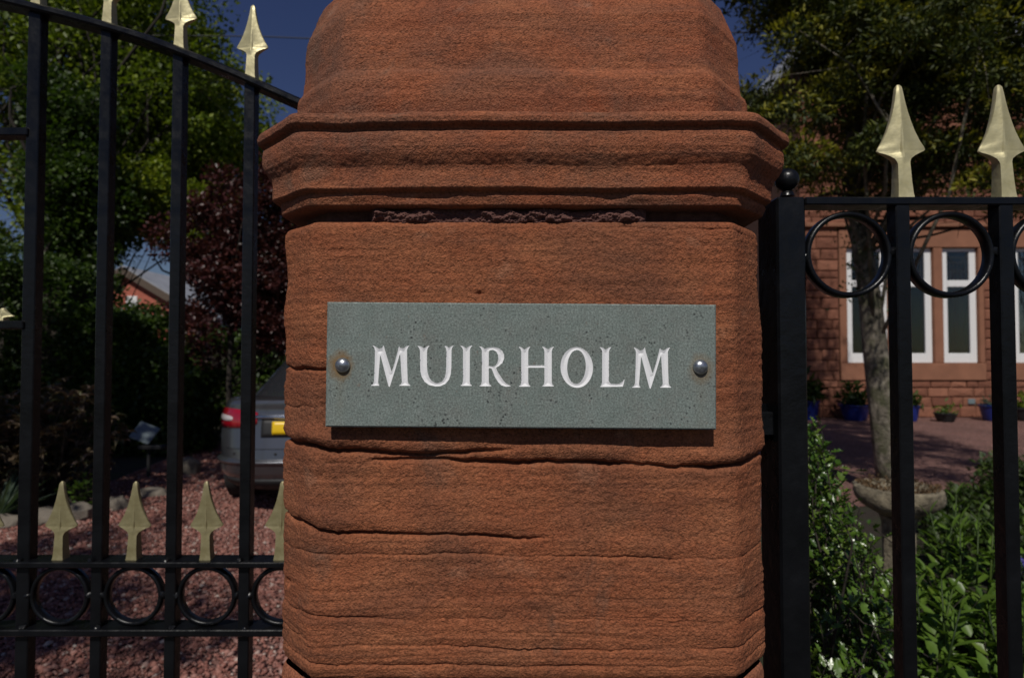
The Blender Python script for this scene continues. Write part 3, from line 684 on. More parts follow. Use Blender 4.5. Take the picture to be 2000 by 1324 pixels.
def sdf(px, pz, loops):
    """signed distance, negative inside"""
    dm = np.full(px.shape, 1e9); ins = np.zeros(px.shape, bool)
    for lp in loops:
        m = len(lp)
        for k in range(m):
            ax, az = lp[k]; bx, bz = lp[(k + 1) % m]; ex, ez = bx - ax, bz - az; wx, wz = px - ax, pz - az
            tt = np.clip((wx * ex + wz * ez) / (ex * ex + ez * ez + 1e-18), 0, 1)
            dm = np.minimum(dm, (wx - ex * tt) ** 2 + (wz - ez * tt) ** 2)
            cond = (az > pz) != (bz > pz)
            xi = ax + (pz - az) / (ez if abs(ez) > 1e-15 else 1e-15) * ex
            ins ^= cond & (px < xi)
    dm = np.sqrt(dm); return np.where(ins, -dm, dm)
st = .00042
zl_ = min(q[1] for _, L in GL for q in L[0]) - .0015; zh_ = max(q[1] for _, L in GL for q in L[0]) + .0015
xl_ = min(q[0] for _, L in GL for q in L[0]) - .0015; xh_ = max(q[0] for _, L in GL for q in L[0]) + .0015
bv = .0012
xs = np.concatenate([np.linspace(-hw + bv, xl_, 26)[:-1], np.arange(xl_, xh_, st), np.linspace(xh_, hw - bv, 26)])
zs = np.concatenate([np.linspace(-hh + bv, zl_, 14)[:-1], np.arange(zl_, zh_, st), np.linspace(zh_, hh - bv, 14)])
GX, GZ = np.meshgrid(xs, zs); DF = np.full(GX.shape, 1.0); WH = np.full(GX.shape, -1)
for gi, (gn, L) in enumerate(GL):
    ax = np.array(L[0]); x0, x1 = ax[:, 0].min() - .002, ax[:, 0].max() + .002
    c0, c1 = np.searchsorted(xs, x0), np.searchsorted(xs, x1)
    s_ = sdf(GX[:, c0:c1], GZ[:, c0:c1], L)
    b = s_ < DF[:, c0:c1]; WH[:, c0:c1][b] = gi; DF[:, c0:c1][b] = s_[b]
gzv, gxv = np.gradient(DF, zs, xs)
nrm = np.sqrt(gzv ** 2 + gxv ** 2) + 1e-9
near = np.abs(DF) < st * .62
SX = np.where(near, GX - DF * gxv / nrm, GX); SZ = np.where(near, GZ - DF * gzv / nrm, GZ)
DF2 = np.where(near, 0, DF)
cell = DF[:-1, :-1] + DF[1:, :-1] + DF[:-1, 1:] + DF[1:, 1:] < 0
dep = np.where(DF2 < 0, np.minimum(-DF2 * 0.32, .0009), 0)
nx = len(xs); nz = len(zs); i = np.arange(nz - 1)[:, None] * nx; j = np.arange(nx - 1)[None]
quad = np.stack([i + j, i + j + 1, i + nx + j + 1, i + nx + j], -1)
Vall = np.stack([SX, dep, SZ], -1).reshape(-1, 3)
def sub(mask):
    q = quad[mask]; ids, inv = np.unique(q.ravel(), return_inverse=True); return Vall[ids], inv.reshape(-1, 4)
pv, pf = sub(~cell)
link('face', mesh_np('face', pv, pf, M['slate']), plaque)
lw = np.full(cell.shape, -1)
for gi, (gn, L) in enumerate(GL):
    msk = cell & (WH[:-1, :-1] == gi)
    lv, lf = sub(msk); o = link('letter', mesh_np('letter', lv, lf, M['letter']), plaque)
    o['label'] = 'white painted V cut letter ' + gn.upper()
# arris, sides and back of the slab
b = MB(); r0 = [(-hw + bv, 0, -hh + bv), (hw - bv, 0, -hh + bv), (hw - bv, 0, hh - bv), (-hw + bv, 0, hh - bv)]
r1 = [(-hw, bv * .8, -hh), (hw, bv * .8, -hh), (hw, bv * .8, hh), (-hw, bv * .8, hh)]; r2 = [(x, TH, z) for x, y, z in r1]
b.add(r0 + r1 + r2, [(k, (k + 4), (k + 1) % 4 + 4, (k + 1) % 4) for k in range(4)] + [(k + 4, k + 8, (k + 1) % 4 + 8, (k + 1) % 4 + 4) for k in range(4)] + [(8, 9, 10, 11)])
b.build('slab_edge', M['slate'], plaque)
for (px, py) in ((669.5, 713), (1367.5, 716.5)):
    x, z = sl(px, py); R = .0065; mb = MB(); n = 28; vs = []; prof = [(R * math.sin(a), R * .78 * math.cos(a)) for a in np.linspace(1.5, 0.02, 9)]
    prof = [(R * .98, -.001)] + prof
    for r, y in prof: vs += [(r * math.cos(2 * math.pi * k / n), -y - .0002, r * math.sin(2 * math.pi * k / n)) for k in range(n)]
    fs = [(q * n + k, q * n + (k + 1) % n, (q + 1) * n + (k + 1) % n, (q + 1) * n + k) for q in range(len(prof) - 1) for k in range(n)] + [tuple((len(prof) - 1) * n + k for k in range(n))]
    mb.add(vs, fs); o = mb.build('screw_cap', M['steel'], plaque, 'all', (x, 0, z))

# ------------------------------------------------------------------ wrought iron gates
def finial_mesh(name, scale=1.0):
    """flat cast spearhead with a centre rib: height, half width, half thickness at the edge, at the rib"""
    sec = [(0, .0088, .0080, .0085), (.006, .0078, .0072, .0078), (.018, .0070, .0066, .0070), (.036, .0064, .0058, .0064), (.0385, .0068, .0052, .0062), (.0420, .0085, .0044, .0064), (.0450, .0130, .0036, .0060),
           (.0475, .0180, .0028, .0056), (.0495, .0232, .0016, .0052), (.0510, .0247, .0012, .0052), (.0545, .0232, .0014, .0050), (.0600, .0196, .0018, .0050),
           (.0700, .0146, .0022, .0048), (.0800, .0108, .0026, .0046), (.0900, .0077, .0028, .0042), (.1000, .0054, .0028, .0038), (.1080, .0040, .0027, .0033), (.1150, .0029, .0022, .0027), (.1175, .0012, .001, .0012)]
    vs = []; fs = []
    for (z, w, e, m) in sec:
        rw = min(w * .5, .0022); shank = z < .04
        mm = m; k = e if shank else e + (mm - e) * (1 - rw / max(w, 1e-6)) * .62
        ring = [(-w, -e * .6), (-w * .97, -e), (-rw, -k), (-rw * .4, -mm if not shank else -k), (rw * .4, -mm if not shank else -k), (rw, -k), (w * .97, -e), (w, -e * .6)]
        ring += [(-a, -b) for a, b in ring]
        vs += [(a * scale, b * scale, z * scale) for a, b in ring]
    n = 16
    for i in range(len(sec) - 1):
        for k in range(n): fs.append((i * n + k, i * n + (k + 1) % n, (i + 1) * n + (k + 1) % n, (i + 1) * n + k))
    fs.append(tuple((len(sec) - 1) * n + k for k in range(n))); fs.append(tuple(range(n))[::-1])
    mb = MB(); mb.add(vs, fs); return mb.me(name, M['gold'], True)
FIN = finial_mesh('spear_finial'); FIN2 = FIN.copy(); FIN2.materials[0] = M['dark_gold']
def ring_mesh(name, R, tw, dp, n=56):
    vs = []; fs = []
    for k in range(n):
        a = 2 * math.pi * k / n; c, s = math.cos(a), math.sin(a)
        for (r, y) in ((R - tw, -dp * .35), (R - tw * .7, -dp * .5), (R - tw * .3, -dp * .5), (R, -dp * .35), (R, dp * .35), (R - tw * .3, dp * .5), (R - tw * .7, dp * .5), (R - tw, dp * .35)):
            vs.append((r * c, y, r * s))
    for k in range(n):
        for q in range(8): fs.append((k * 8 + q, ((k + 1) % n) * 8 + q, ((k + 1) % n) * 8 + (q + 1) % 8, k * 8 + (q + 1) % 8))
    mb = MB(); mb.add(vs, fs); return mb.me(name, M['black'], 'all')
def weld_mesh(name, s, seed):
    r = random.Random(seed); mb = MB(); prof = [(s * math.sin(a) * r.uniform(.85, 1.15), -s * .8 * math.cos(a)) for a in np.linspace(.1, 3.04, 6)]
    mb.lathe(prof, 9, (0, 0, 0), .25); return mb.me(name, M['black'], True)
WELD = weld_mesh('weld_bead', .0062, 1)

DL = 0.90
gate = thing('wrought_iron_gate', 'black iron drive gate left of the pillar with swooping top rail and low gold spears', 'gate', (X(640, DL), DL, 0))
GO = Vector((X(640, DL), DL, 0))
def gl(v): return tuple(Vector(v) - GO)
top_pts = [(-420, -28), (-250, -24), (-81, -10), (0, 4), (62, 20), (130, 36), (203, 56), (275, 77), (347, 103), (417, 131), (487, 160), (545, 187), (600, 211), (640, 228)]
tp = [P(px, py, DL) for px, py in top_pts]
TPX = [p.x for p in tp]; TPZ = [p.z for p in tp]
BW = .0083                                       # half width of a bar
barpx = [-371, -226, -81, 62, 203, 345, 486, 629]
def rail_curve(name, xs, zf, h, dp):
    vs = []; fs = []
    b = h * .25
    for x in xs:
        z = zf(x); sl_ = (zf(x + .004) - zf(x - .004)) / .008; L = math.hypot(1, sl_); nx_, nz_ = -sl_ / L, 1 / L
        for (y, k) in ((-dp / 2, -h / 2 + b), (-dp / 2 + b, -h / 2), (dp / 2 - b, -h / 2), (dp / 2, -h / 2 + b), (dp / 2, h / 2 - b), (dp / 2 - b, h / 2), (-dp / 2 + b, h / 2), (-dp / 2, h / 2 - b)):
            vs.append(gl((x + nx_ * k, DL + y, z + nz_ * k)))
    n = 8
    for i in range(len(xs) - 1):
        for k in range(n): fs.append((i * n + k, (i + 1) * n + k, (i + 1) * n + (k + 1) % n, i * n + (k + 1) % n))
    fs += [tuple(range(n)), tuple((len(xs) - 1) * n + k for k in range(n))[::-1]]
    mb = MB(); mb.add(vs, fs); return mb.build(name, M['black'], gate, True)
# smooth (Catmull) height of the swoop
def swoop(x):
    return float(np.interp(x, FX, FZ))
FX = np.linspace(TPX[0], TPX[-1], 160); FZ = np.interp(FX, TPX, TPZ)
kern = np.hanning(25); kern /= kern.sum(); FZ2 = np.convolve(np.pad(FZ, 12, 'edge'), kern, 'valid'); FZ[8:-8] = FZ2[8:-8]
rail_curve('top_rail', FX, swoop, .0115, .036)
for k, px in enumerate(barpx):
    x = X(px, DL) + (0 if k else 0); h = swoop(x) - .004
    wdt = .0098 if px in (62, -371) else (.0115 if px == 629 else BW)
    mb = MB(); mb.box(-wdt, wdt, -BW, BW, 0, h - .10, .0012); mb.build('bar', M['black'], gate, False, gl((x, DL, .10)))
zr1, zr2 = P(1000, 1104, DL - .018).z, P(1000, 1237, DL - .018).z
for nm, z, h in (('rail', zr1, .0085), ('rail', zr2, .0100), ('rail', .30, .010), ('rail', .11, .012)):
    mb = MB(); x0, x1 = X(-371, DL), X(640, DL); mb.box(x0 - GO.x, x1 - GO.x, -.018, .018, -h / 2, h / 2, .0014); mb.build(nm, M['black'], gate, False, (0, 0, z))
for (y_, nm) in ((262, 'short_rail'), (635, 'short_rail')):
    z = P(1000, y_, DL).z; mb = MB(); mb.box(X(-371, DL) - GO.x, X(56, DL) - GO.x, -.012, .012, -.0062, .0062, .0014); mb.build(nm, M['black'], gate, False, (0, 0, z))
RG = ring_mesh('ring', .0445, .0065, .014)
mids = [(a + b) / 2 for a, b in zip(barpx[:-1], barpx[1:])]
zmid = (zr1 + zr2) / 2
for k, px in enumerate(mids):
    x = X(px, DL); link('ring', RG, gate, gl((x - .002, DL, zmid)))
    for s in (-1, 1):
        o = link('weld_bead', WELD, gate, gl((x - .002 + s * .0455, DL - .004, zmid + .001))); o.rotation_euler = (.4 * s, k, .7)
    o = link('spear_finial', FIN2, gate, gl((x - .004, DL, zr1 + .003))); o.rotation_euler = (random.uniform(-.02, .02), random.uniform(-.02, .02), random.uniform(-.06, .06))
for px in barpx[:-1]:
    x = X(px, DL); o = link('spear_finial', FIN, gate, gl((x, DL, swoop(x) + .004))); o.rotation_euler = (0, random.uniform(-.012, .012), random.uniform(-.05, .05))
    o = link('weld_bead', WELD, gate, gl((x - .005, DL - .012, zr1 + .003))); o.rotation_euler = (1, px, 0)
    o = link('weld_bead', WELD, gate, gl((x + .005, DL - .012, zr2 + .004))); o.rotation_euler = (2, px, 0)
o = link('spear_finial', FIN, gate, gl((X(5, DL), DL, P(1000, 630, DL).z))); o.scale = (.72, .9, .19)
mb = MB(); mb.box(-.012, .012, -.012, .012, 0, 1.62, .002); mb.build('hinge_stile', M['black'], gate, False, gl((X(640, DL), DL, .08)))

DR = 0.62
GR = Vector((X(1520, DR) + .015, DR + .015, 0))
gate2 = thing('wrought_iron_gate', 'black iron garden gate right of the pillar, large rings under its flat top rail', 'gate', GR)
mb = MB(); mb.box(-.0150, .0160, -.015, .034, .06, P(1000, 384, DR).z, .0022); mb.build('hinge_post', M['black'], gate2)
bx_, bz_ = 0.0, P(1000, 352, DR + .015).z - 0
mb = MB(); prof = [(.0125 * math.sin(a), -.0125 * math.cos(a)) for a in np.linspace(.35, 3.1, 10)]; mb.lathe([(.0075, -.018), (.006, -.0135)] + prof, 20)
mb.build('ball_top', M['black'], gate2, True, (X(1541, DR + .015) - GR.x, 0, bz_))
zt = P(1000, 392, DR).z; xr0 = .016; xr1 = X(2575, DR) - GR.x
mb = MB(); mb.box(xr0, xr1, -.015, .012, -.0042, .0042, .0012); mb.build('top_rail', M['black'], gate2, False, (0, 0, zt))
for z in (.14, .32):
    mb = MB(); mb.box(xr0, xr1, -.012, .012, -.005, .005, .0012); mb.build('rail', M['black'], gate2, False, (0, 0, z))
rb = [1764, 1968, 2169, 2370, 2571]
RG2 = ring_mesh('ring', .0462, .0058, .014); zc = P(1000, 495, DR).z
for k, px in enumerate(rb):
    x = X(px, DR) - GR.x + .0035
    mb = MB(); mb.box(-.0075, .0075, -.0135, .0035, .10, zt - .003, .0012); mb.build('bar', M['black'], gate2, False, (x, 0, 0))
    o = link('spear_finial', FIN, gate2, (x + .0085, 0, zt + .003)); o.rotation_euler = (0, -.024 if k == 0 else -.03, .05 * (k % 3 - 1)); o.scale = (1.04, 1, 1.085)
    xc = (x + ((X(rb[k - 1], DR) - GR.x + .0035) if k else .0085)) / 2 - (.0015 if k else 0)
    link('ring', RG2, gate2, (xc, -.004, zc))
    for s in (-1, 1):
        o = link('weld_bead', WELD, gate2, (xc + s * .0470, -.007, zc + .003 * s)); o.scale = (.9, .9, 1.25); o.rotation_euler = (.3, k + s, .5)
zh = P(1000, 828, .63).z
mb = MB(); mb.box(-.048, -.0155, -.006, .012, -.013, .013, .002); mb.tube([(-.022, .012, -.02), (-.022, .012, .02)], .0065, 10)
mb.build('hinge', M['black'], gate2, False, (0, 0, zh))
mb = MB(); mb.box(-.048, -.0155, -.006, .012, -.013, .013, .002); mb.build('hinge', M['black'], gate2, False, (0, 0, .35))

# ------------------------------------------------------------------ the red sandstone house
DH = 13.4
def hx(px): return X(px, DH)
def hz(py): return P(1000, py, DH).z
HX0, HX1 = hx(1566), hx(2560)
house = thing('sandstone_house', 'red sandstone house with white framed leaded windows across the gravel on the right', 'house', (HX0, DH, 0))
HO = Vector((HX0, DH, 0))
wins = [(1656, 1738), (1757, 1826), (1844, 1914), (1984, 2056), (2076, 2146)]
zw0, zw1, ztr = hz(709), hz(484), hz(553)
HH = 8.2
# masonry behind the facing, with openings
mb = MB(); xs_ = [HX0]; 
for a, b_ in wins: xs_ += [hx(a) - .02, hx(b_) + .02]
xs_ += [HX1]
for k in range(0, len(xs_), 2): mb.box(xs_[k] - HO.x, xs_[k + 1] - HO.x, .16, .45, 0, HH)
for k in range(1, len(xs_) - 1, 2):
    mb.box(xs_[k] - HO.x, xs_[k + 1] - HO.x, .16, .45, 0, zw0 - .02); mb.box(xs_[k] - HO.x, xs_[k + 1] - HO.x, .16, .45, zw1 + .02, HH)
mb.box(0, .3, .452, 9, 0, HH); mb.box(HX1 - HO.x - .3, HX1 - HO.x, .452, 9, 0, HH); mb.box(0, HX1 - HO.x, 9.002, 9.3, 0, HH)
mb.build('wall', M['joint'], house)
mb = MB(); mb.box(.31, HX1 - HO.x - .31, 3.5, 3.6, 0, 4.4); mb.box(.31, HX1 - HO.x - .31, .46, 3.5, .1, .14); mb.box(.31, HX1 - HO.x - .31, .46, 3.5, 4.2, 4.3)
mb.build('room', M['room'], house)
roof = MB(); a0, a1 = -.12, HX1 - HO.x + .12
roof.add([(a0, -.5, HH - .1), (a1, -.5, HH - .1), (a1, 9.8, HH - .1), (a0, 9.8, HH - .1), (a0 + 3.5, 4.6, HH + 4.2), (a1 - 3.5, 4.6, HH + 4.2)],
         [(0, 1, 5, 4), (1, 2, 5), (2, 3, 4, 5), (3, 0, 4), (3, 2, 1, 0)])
roof.build('roof', M['slate_roof'], house)
# facing stones, one object each where the photograph shows them, the rest joined
def block(seed, lx, lz, dp=.16):
    r = random.Random(seed); b = .012; mb = MB(); j = lambda s: r.uniform(-s, s)
    o = [(0, 0), (lx, 0), (lx, lz), (0, lz)]; back = [(x, dp, z) for x, z in o]; fr = [(x + j(.004), .018 + j(.006), z + j(.004)) for x, z in o]
    inn = [(b * 1.5 if x == 0 else lx - b * 1.5, j(.012), b * 1.4 if z == 0 else lz - b * 1.4) for x, z in o]
    c = (lx / 2, -.014 + j(.008), lz / 2)
    mb.add(back + fr + inn + [c], [(k, k + 4, (k + 1) % 4 + 4, (k + 1) % 4)[::-1] for k in range(4)] + [(k + 4, k + 8, (k + 1) % 4 + 8, (k + 1) % 4 + 4)[::-1] for k in range(4)] + [(k + 8, 12, (k + 1) % 4 + 8)[::-1] for k in range(4)])
    return mb
BL = {}
def bl_mesh(kx, kz, v):
    key = (kx, kz, v)
    if key not in BL: BL[key] = block(hash(key) & 1023, kx - .014, kz - .014).me('stone', M['house_stone'])
    return BL[key]
r = random.Random(5); z = 0.0; nst = 0; rest = MB(); band0, band1 = zw0 - .40, zw0; lint0, lint1 = zw1 + .02, zw1 + .46
segs = [(HX0, hx(1640)), (hx(1914) + .12, hx(1984) - .12), (hx(2146) + .12, HX1)]
cand = []
while z < HH - .2:
    h = r.choice([.17, .21, .25, .28])
    if z + h > band0 and z < band0: h = band0 - z if band0 - z > .06 else .17
    if z + h > lint1 and z < lint1 and z > lint0 + .2: pass
    inwin = z + h > band0 + .01 and z < lint1 - .01
    rng = segs if inwin else [(HX0, HX1)]
    for (sa, sb) in rng:
        x = sa
        while x < sb - .02:
            w = r.choice([.26, .36, .46, .58]); w = w if sb - x - w > .12 else sb - x
            cand.append((x, z, round(w, 3), round(h, 3))); x += w
    z += h
def score(c):
    x, z, w, h = c; px = 1000 + (x + w / 2) / DH * F; py = 692 - (z - CZ) / DH * F
    return (0 if (1560 < px < 2010 and py > 380) else 5) + abs(py - 640) / 1000 + (0 if px < 2010 else 3)
cand.sort(key=score)
for q, (x, z, w, h) in enumerate(cand):
    if q < 290:
        o = link('stone', bl_mesh(w, h, r.randint(0, 2)), house, (x - HO.x + .007, 0, z + .007))
    else:
        b_ = block(q, w - .014, h - .014); rest.add([(p[0] + x - HO.x + .007, p[1], p[2] + z + .007) for p in b_.v], b_.f)
o = rest.build('far_stones', M['house_stone'], house); o['kind'] = 'stuff'
# dressed stone round the windows
x0, x1 = hx(1640), hx(2146) + .12
def dressed(name, xa, xb, za, zb, pr=.03, bev=.012, mat='ashlar'):
    mb = MB(); mb.box(0, xb - xa, 0, .16 + pr, 0, zb - za, bev); return mb.build(name, M[mat], house, False, (xa - HO.x, -pr, za))
for (sa, sb) in ((hx(1641), hx(1914) + .115), (hx(1984) - .115, hx(2146) + .115)):
    dressed('sill_course', sa, sb, zw0 - .39, zw0 - .004, .035)
    dressed('lintel', sa, sb, zw1 + .004, zw1 + .43, .02)
dressed('string_course', HX0, HX1, zw1 + .464, zw1 + .56, .09)
edges = [(hx(1641), hx(1656)), (hx(1738), hx(1757)), (hx(1826), hx(1844)), (hx(1914), hx(1914) + .115), (hx(1984) - .115, hx(1984)), (hx(2056), hx(2076)), (hx(2146), hx(2146) + .115)]
for (sa, sb) in edges: dressed('mullion', sa + .002, sb - .002, zw0, zw1, .012)
for q, (a, b_) in enumerate(wins):
    xa, xb = hx(a) + .004, hx(b_) - .004; w = xb - xa; fw = .15
    fr = MB(); H = zw1 - zw0; zt_ = ztr - zw0
    fr.box(0, fw, 0, .07, 0, H, .006); fr.box(w - fw, w, 0, .07, 0, H, .006); fr.box(fw + .001, w - fw - .001, 0, .07, 0, .22, .006); fr.box(fw + .001, w - fw - .001, 0, .07, H - .08, H, .006)
    fr.box(fw + .001, w - fw - .001, -.005, .075, zt_ - .08, zt_ + .07, .006)
    wo = fr.build('window', M['white'], house, False, (xa - HO.x, .075, zw0 + .004))
    for (za, zb, nm) in ((.22, zt_ - .08, 'pane'), (zt_ + .07, H - .08, 'leaded_pane')):
        pm = MB(); pm.box(fw, w - fw, .03, .036, za, zb); pm.build(nm, M['glass'], wo)
    lm = MB(); za, zb = zt_ + .07, H - .08; ww = w - 2 * fw
    for k in range(1, 6): lm.box(fw + ww * k / 6 - .005, fw + ww * k / 6 + .005, .024, .030, za, za + (zb - za) * .62)
    for k in (.3, .62, .8): lm.box(fw, w - fw, .018, .0235, za + (zb - za) * k - .005, za + (zb - za) * k + .005)
    for s in (-1, 1): lm.tube([(fw + ww * (.5 + s * .42 * math.sin(t_)), .021, za + (zb - za) * (.62 + .32 * (1 - math.cos(t_)))) for t_ in np.linspace(0, 1.57, 8)], .006, 4)
    lm.build('lead_strip', M['lead'], wo)
for (px0, px1, zz0, zz1) in ((1876, 1916, .2, 2.2), (1757, 1768, .2, 2.2), (1984, 2004, .2, 2.2)):
    pts = []; n = 26; cm = MB(); xa, xb = hx(px0), hx(px1); 
    vs = [(xa - HO.x + (xb - xa) * k / n, .30 + .05 * math.sin(k * 1.9), zw0 + z_) for z_ in (zz0 - .2, zz1) for k in range(n + 1)]
    cm.add(vs, [(k, k + 1, k + n + 2, k + n + 1) for k in range(n)]); cm.build('curtain', M['curtain'], house)
cm = MB(); cm.lathe([(.16, 0), (.17, .1), (.12, .2), (.03, .24)], 12, (hx(1795) - HO.x, .45, zw0 + .05)); cm.build('table_lamp', M['cloth'], house, True)
cm = MB(); cm.box(0, .16, -.012, .16, 0, .12, .01); cm.build('air_vent', M['grey_panel'], house, False, (hx(1888) - HO.x, -.012, hz(789)))

# ------------------------------------------------------------------ pots along the foot of the house wall
def pot(px, py_top, w, h, d, label, plant_mat, ph, seed, sx=1.0, mat='blue', n=160, kind='lance'):
    T = thing('plant_pot', label, 'plant pot', (X(px, d), d, 0), group='pots along the foot of the house wall')
    mb = MB(); R = w / 2; mb.lathe([(R * .68, 0), (R * .82, h * .3), (R * .95, h * .75), (R * 1.0, h * .90), (R * 1.08, h * .93), (R * 1.08, h), (R * .94, h), (R * .9, h * .86)], 28, (0, 0, 0), 0, sx, 1)
    mb.build('pot', M[mat], T, True)
    r = np.random.default_rng(seed); c = r.normal(size=(n, 3)) * [R * .42 * sx, R * .42, 0]; c[:, 2] = h * .88 + np.abs(r.normal(size=n)) * ph * .4
    foliage('foliage', c, max(.05, ph * .45), .3, kind, M[plant_mat], T, r, c * [2, 2, 0], 0, None, .9)
    return T
pot(1668, 795, .62, .34, 12.9, 'wide blue glazed pot with a low bushy plant, left of the pale tree trunk', 'leaf_dark', .42, 1)
pot(1581, 788, .36, .42, 12.95, 'small blue glazed pot just past the black hinge post, at the wall foot', 'leaf_dark', .5, 2)
pot(1776, 800, .34, .34, 12.7, 'blue glazed pot mostly hidden behind the first thin gate bar', 'leaf_dark', .3, 3)
pot(1844, 812, .42, .18, 12.6, 'low dark pot of spiky green leaves below the middle window', 'leaf_lance', .22, 4, mat='plastic', n=60)
pot(1938, 798, .52, .34, 12.75, 'round blue glazed pot right of the grey air vent', 'leaf_blue', .16, 5)
pot(2004, 790, .60, .28, 12.8, 'dark trough with a low green plant at the right edge', 'leaf_mid', .3, 6, 1.3, 'plastic')

# ------------------------------------------------------------------ stone bird bath
BD = 3.2
bb = thing('bird_bath', 'lichen stained stone bird bath with a mossy bowl, standing behind the green shrub', 'bird bath', (X(1749, BD), BD, 0))
zb_ = Z(948, BD)
mb = MB(); mb.lathe([(.085, zb_ - .16), (.11, zb_ - .145), (.15, zb_ - .125), (.185, zb_ - .10), (.203, zb_ - .07), (.210, zb_ - .035), (.206, zb_ - .008), (.192, zb_), (.175, zb_ - .003), (.160, zb_ - .018), (.10, zb_ - .035), (.02, zb_ - .04)], 40, (0, 0, 0), .07)
mb.build('bowl', M['concrete'], bb, True)
mb = MB(); mb.lathe([(.17, 0), (.17, .05), (.14, .07), (.115, .12), (.088, .22), (.078, .35), (.082, zb_ - .2), (.095, zb_ - .161)], 8, (0, 0, 0), .02); mb.build('pedestal', M['concrete'], bb)
rr = np.random.default_rng(3); a = rr.uniform(0, 6.28, 900); q = .075 + .115 * rr.random(900) ** .6
c = np.stack([q * np.cos(a), q * np.sin(a), zb_ - .045 + np.clip(q - .1, 0, 1) * .5 + rr.uniform(0, .016, 900)], -1)
V, Fc = leaf_arrays(c, rr.normal(size=(900, 3)) + [0, 0, .8], rr.uniform(0, 6, 900), rr.uniform(.008, .022, 900), rr.uniform(.006, .014, 900), 'oval')
link('moss', mesh_np('moss', V, Fc, M['moss']), bb)['kind'] = 'stuff'

# ------------------------------------------------------------------ trees and hedges
rs = np.random.default_rng(77)
def keep_house(p): return p[1] < DH - 1.2 or p[0] < HX0 - .5
path = [P(1748, 1000, 6.0), P(1737, 900, 6.0), P(1722, 780, 6.0), P(1709, 680, 6.0), P(1700, 590, 6.0), P(1686, 500, 6.0), P(1672, 400, 6.1), P(1668, 250, 6.2), P(1672, 60, 6.3), P(1680, -250, 6.4)]
path = [(p.x, p.y, p.z) for p in path]; path[0] = (path[0][0], path[0][1], 0.0)
def under(p):
    px = 1000 + p[0] / p[1] * F; py = 692 - (p[2] - CZ) / p[1] * F
    lim = 374 + 22 * math.sin(px / 31.0) + 16 * math.sin(px / 13.0)
    if px < 1640: lim += 22
    return py < lim and px > 1462 + 26 * math.sin(py / 40.0) and not (py < 165 and px < 1545 and p[1] > 5.0 and (px - 1490) ** 2 / 900 + (py - 110) ** 2 / 4200 < 1)
con = tree('conifer_tree', 'big yellow tipped conifer with a pale mottled trunk in front of the sandstone house', 'tree', path[0], path[-1], (X(1735, 6.0), 5.7, 4.7), (2.7, 2.1, 2.9), 540, 390, .30,
     .058, .36, 'diamond', [M['leaf_conifer'], M['leaf_tip']], M['bark_pale'], 21, .145, under, 
     .42, .52, .1, nlimb=45, path=path, droop=.35, limb=.14)
r_ = np.random.default_rng(19); uc = []
for k in range(330):
    zz = r_.uniform(6.3, 13.5); R = 3.0 * (1 - (zz - 6.3) / 9.5) ** .7; a = r_.uniform(0, 6.28); q = R * r_.uniform(.3, 1)
    uc.append(np.array([X(1735, 6.0) + q * math.cos(a), 6.1 + q * math.sin(a), zz]) + r_.normal(size=(110, 3)) * [.22, .22, .14])
foliage('upper_crown', np.vstack(uc) - np.array(path[0]), .13, .4, 'diamond', M['leaf_conifer'], con, r_)
mb = MB(); mb.tube([tuple(np.array(path[-1]) - np.array(path[0])), (.3, .4, 9.2), (.4, .5, 12)], [.055, .04, .01], 8); mb.build('leader', M['bark_pale'], con, 'all')
mb = MB(); r_ = np.random.default_rng(9)
for k in range(8):
    s = np.array(path[5]) + [0, 0, .15 + .2 * k / 3]; e = s + np.array([r_.uniform(-1, 1.6), r_.uniform(-.6, .4), r_.uniform(-.15, .55)])
    m_l = limb_path(s - np.array(path[0]), e - np.array(path[0]), r_, .15, 7); mb.tube(m_l, list(np.linspace(.022, .004, 7)), 5)
    for q in range(4):
        s2 = np.array(m_l[r_.integers(2, 6)]); e2 = s2 + r_.normal(size=3) * .18; mb.tube([tuple(s2), tuple(e2)], [.006, .002], 4)
mb.build('bare_branch', M['bark'], con, 'all')
# ivy dark foliage hugging the upper trunk
c = np.concatenate([np.array(path[i]) + (np.array(path[i + 1]) - np.array(path[i])) * t_ + r_.normal(size=3) * [.13, .1, .06] for i in range(4, 8) for t_ in np.linspace(0, 1, 260)]).reshape(-1, 3) - np.array(path[0])
foliage('trunk_foliage', c, .06, .5, 'spray', M['leaf_dark'], con, r_, None, .2)

def px_of(p): return 1000 + p[0] / p[1] * F, 692 - (p[2] - CZ) / p[1] * F
def k_left(p):
    px, py = px_of(p)
    if 185 < px < 365 and py > 435: return False
    return px < 395 + .62 * max(py, 0) * .9 + 25 * math.sin(py / 22.0) and px < 560
tree('broadleaf_tree', 'tall mid green tree filling the top left beyond the drive gate', 'tree', (X(90, 15), 15, 0), (X(110, 15), 15, 10), (X(80, 15.5), 16, 9.6), (6.2, 3.0, 6.0), 230, 230, 1.0,
     .15, .62, 'diamond', M['leaf_mid'], M['bark'], 31, .34, k_left, .6, 0, .25, group='trees beyond the drive', nlimb=60)
tree('broadleaf_tree', 'bright green tree whose edge slopes down against the sky above the copper tree', 'tree', (X(350, 19), 19, 0), (X(350, 19), 19, 9), (X(345, 19), 19, 8.2), (4.6, 2.5, 5.4), 190, 240, .95,
     .16, .62, 'diamond', M['leaf_bright'], M['bark'], 32, .26, k_left, .6, 0, .2, group='trees beyond the drive', nlimb=50)
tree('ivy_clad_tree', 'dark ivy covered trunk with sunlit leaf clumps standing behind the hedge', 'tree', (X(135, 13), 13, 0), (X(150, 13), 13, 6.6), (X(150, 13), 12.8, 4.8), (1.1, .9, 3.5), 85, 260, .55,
     .11, .7, 'diamond', M['leaf_dark'], M['bark'], 33, .35, None, .8, 0, .1, group='trees beyond the drive', nlimb=20)
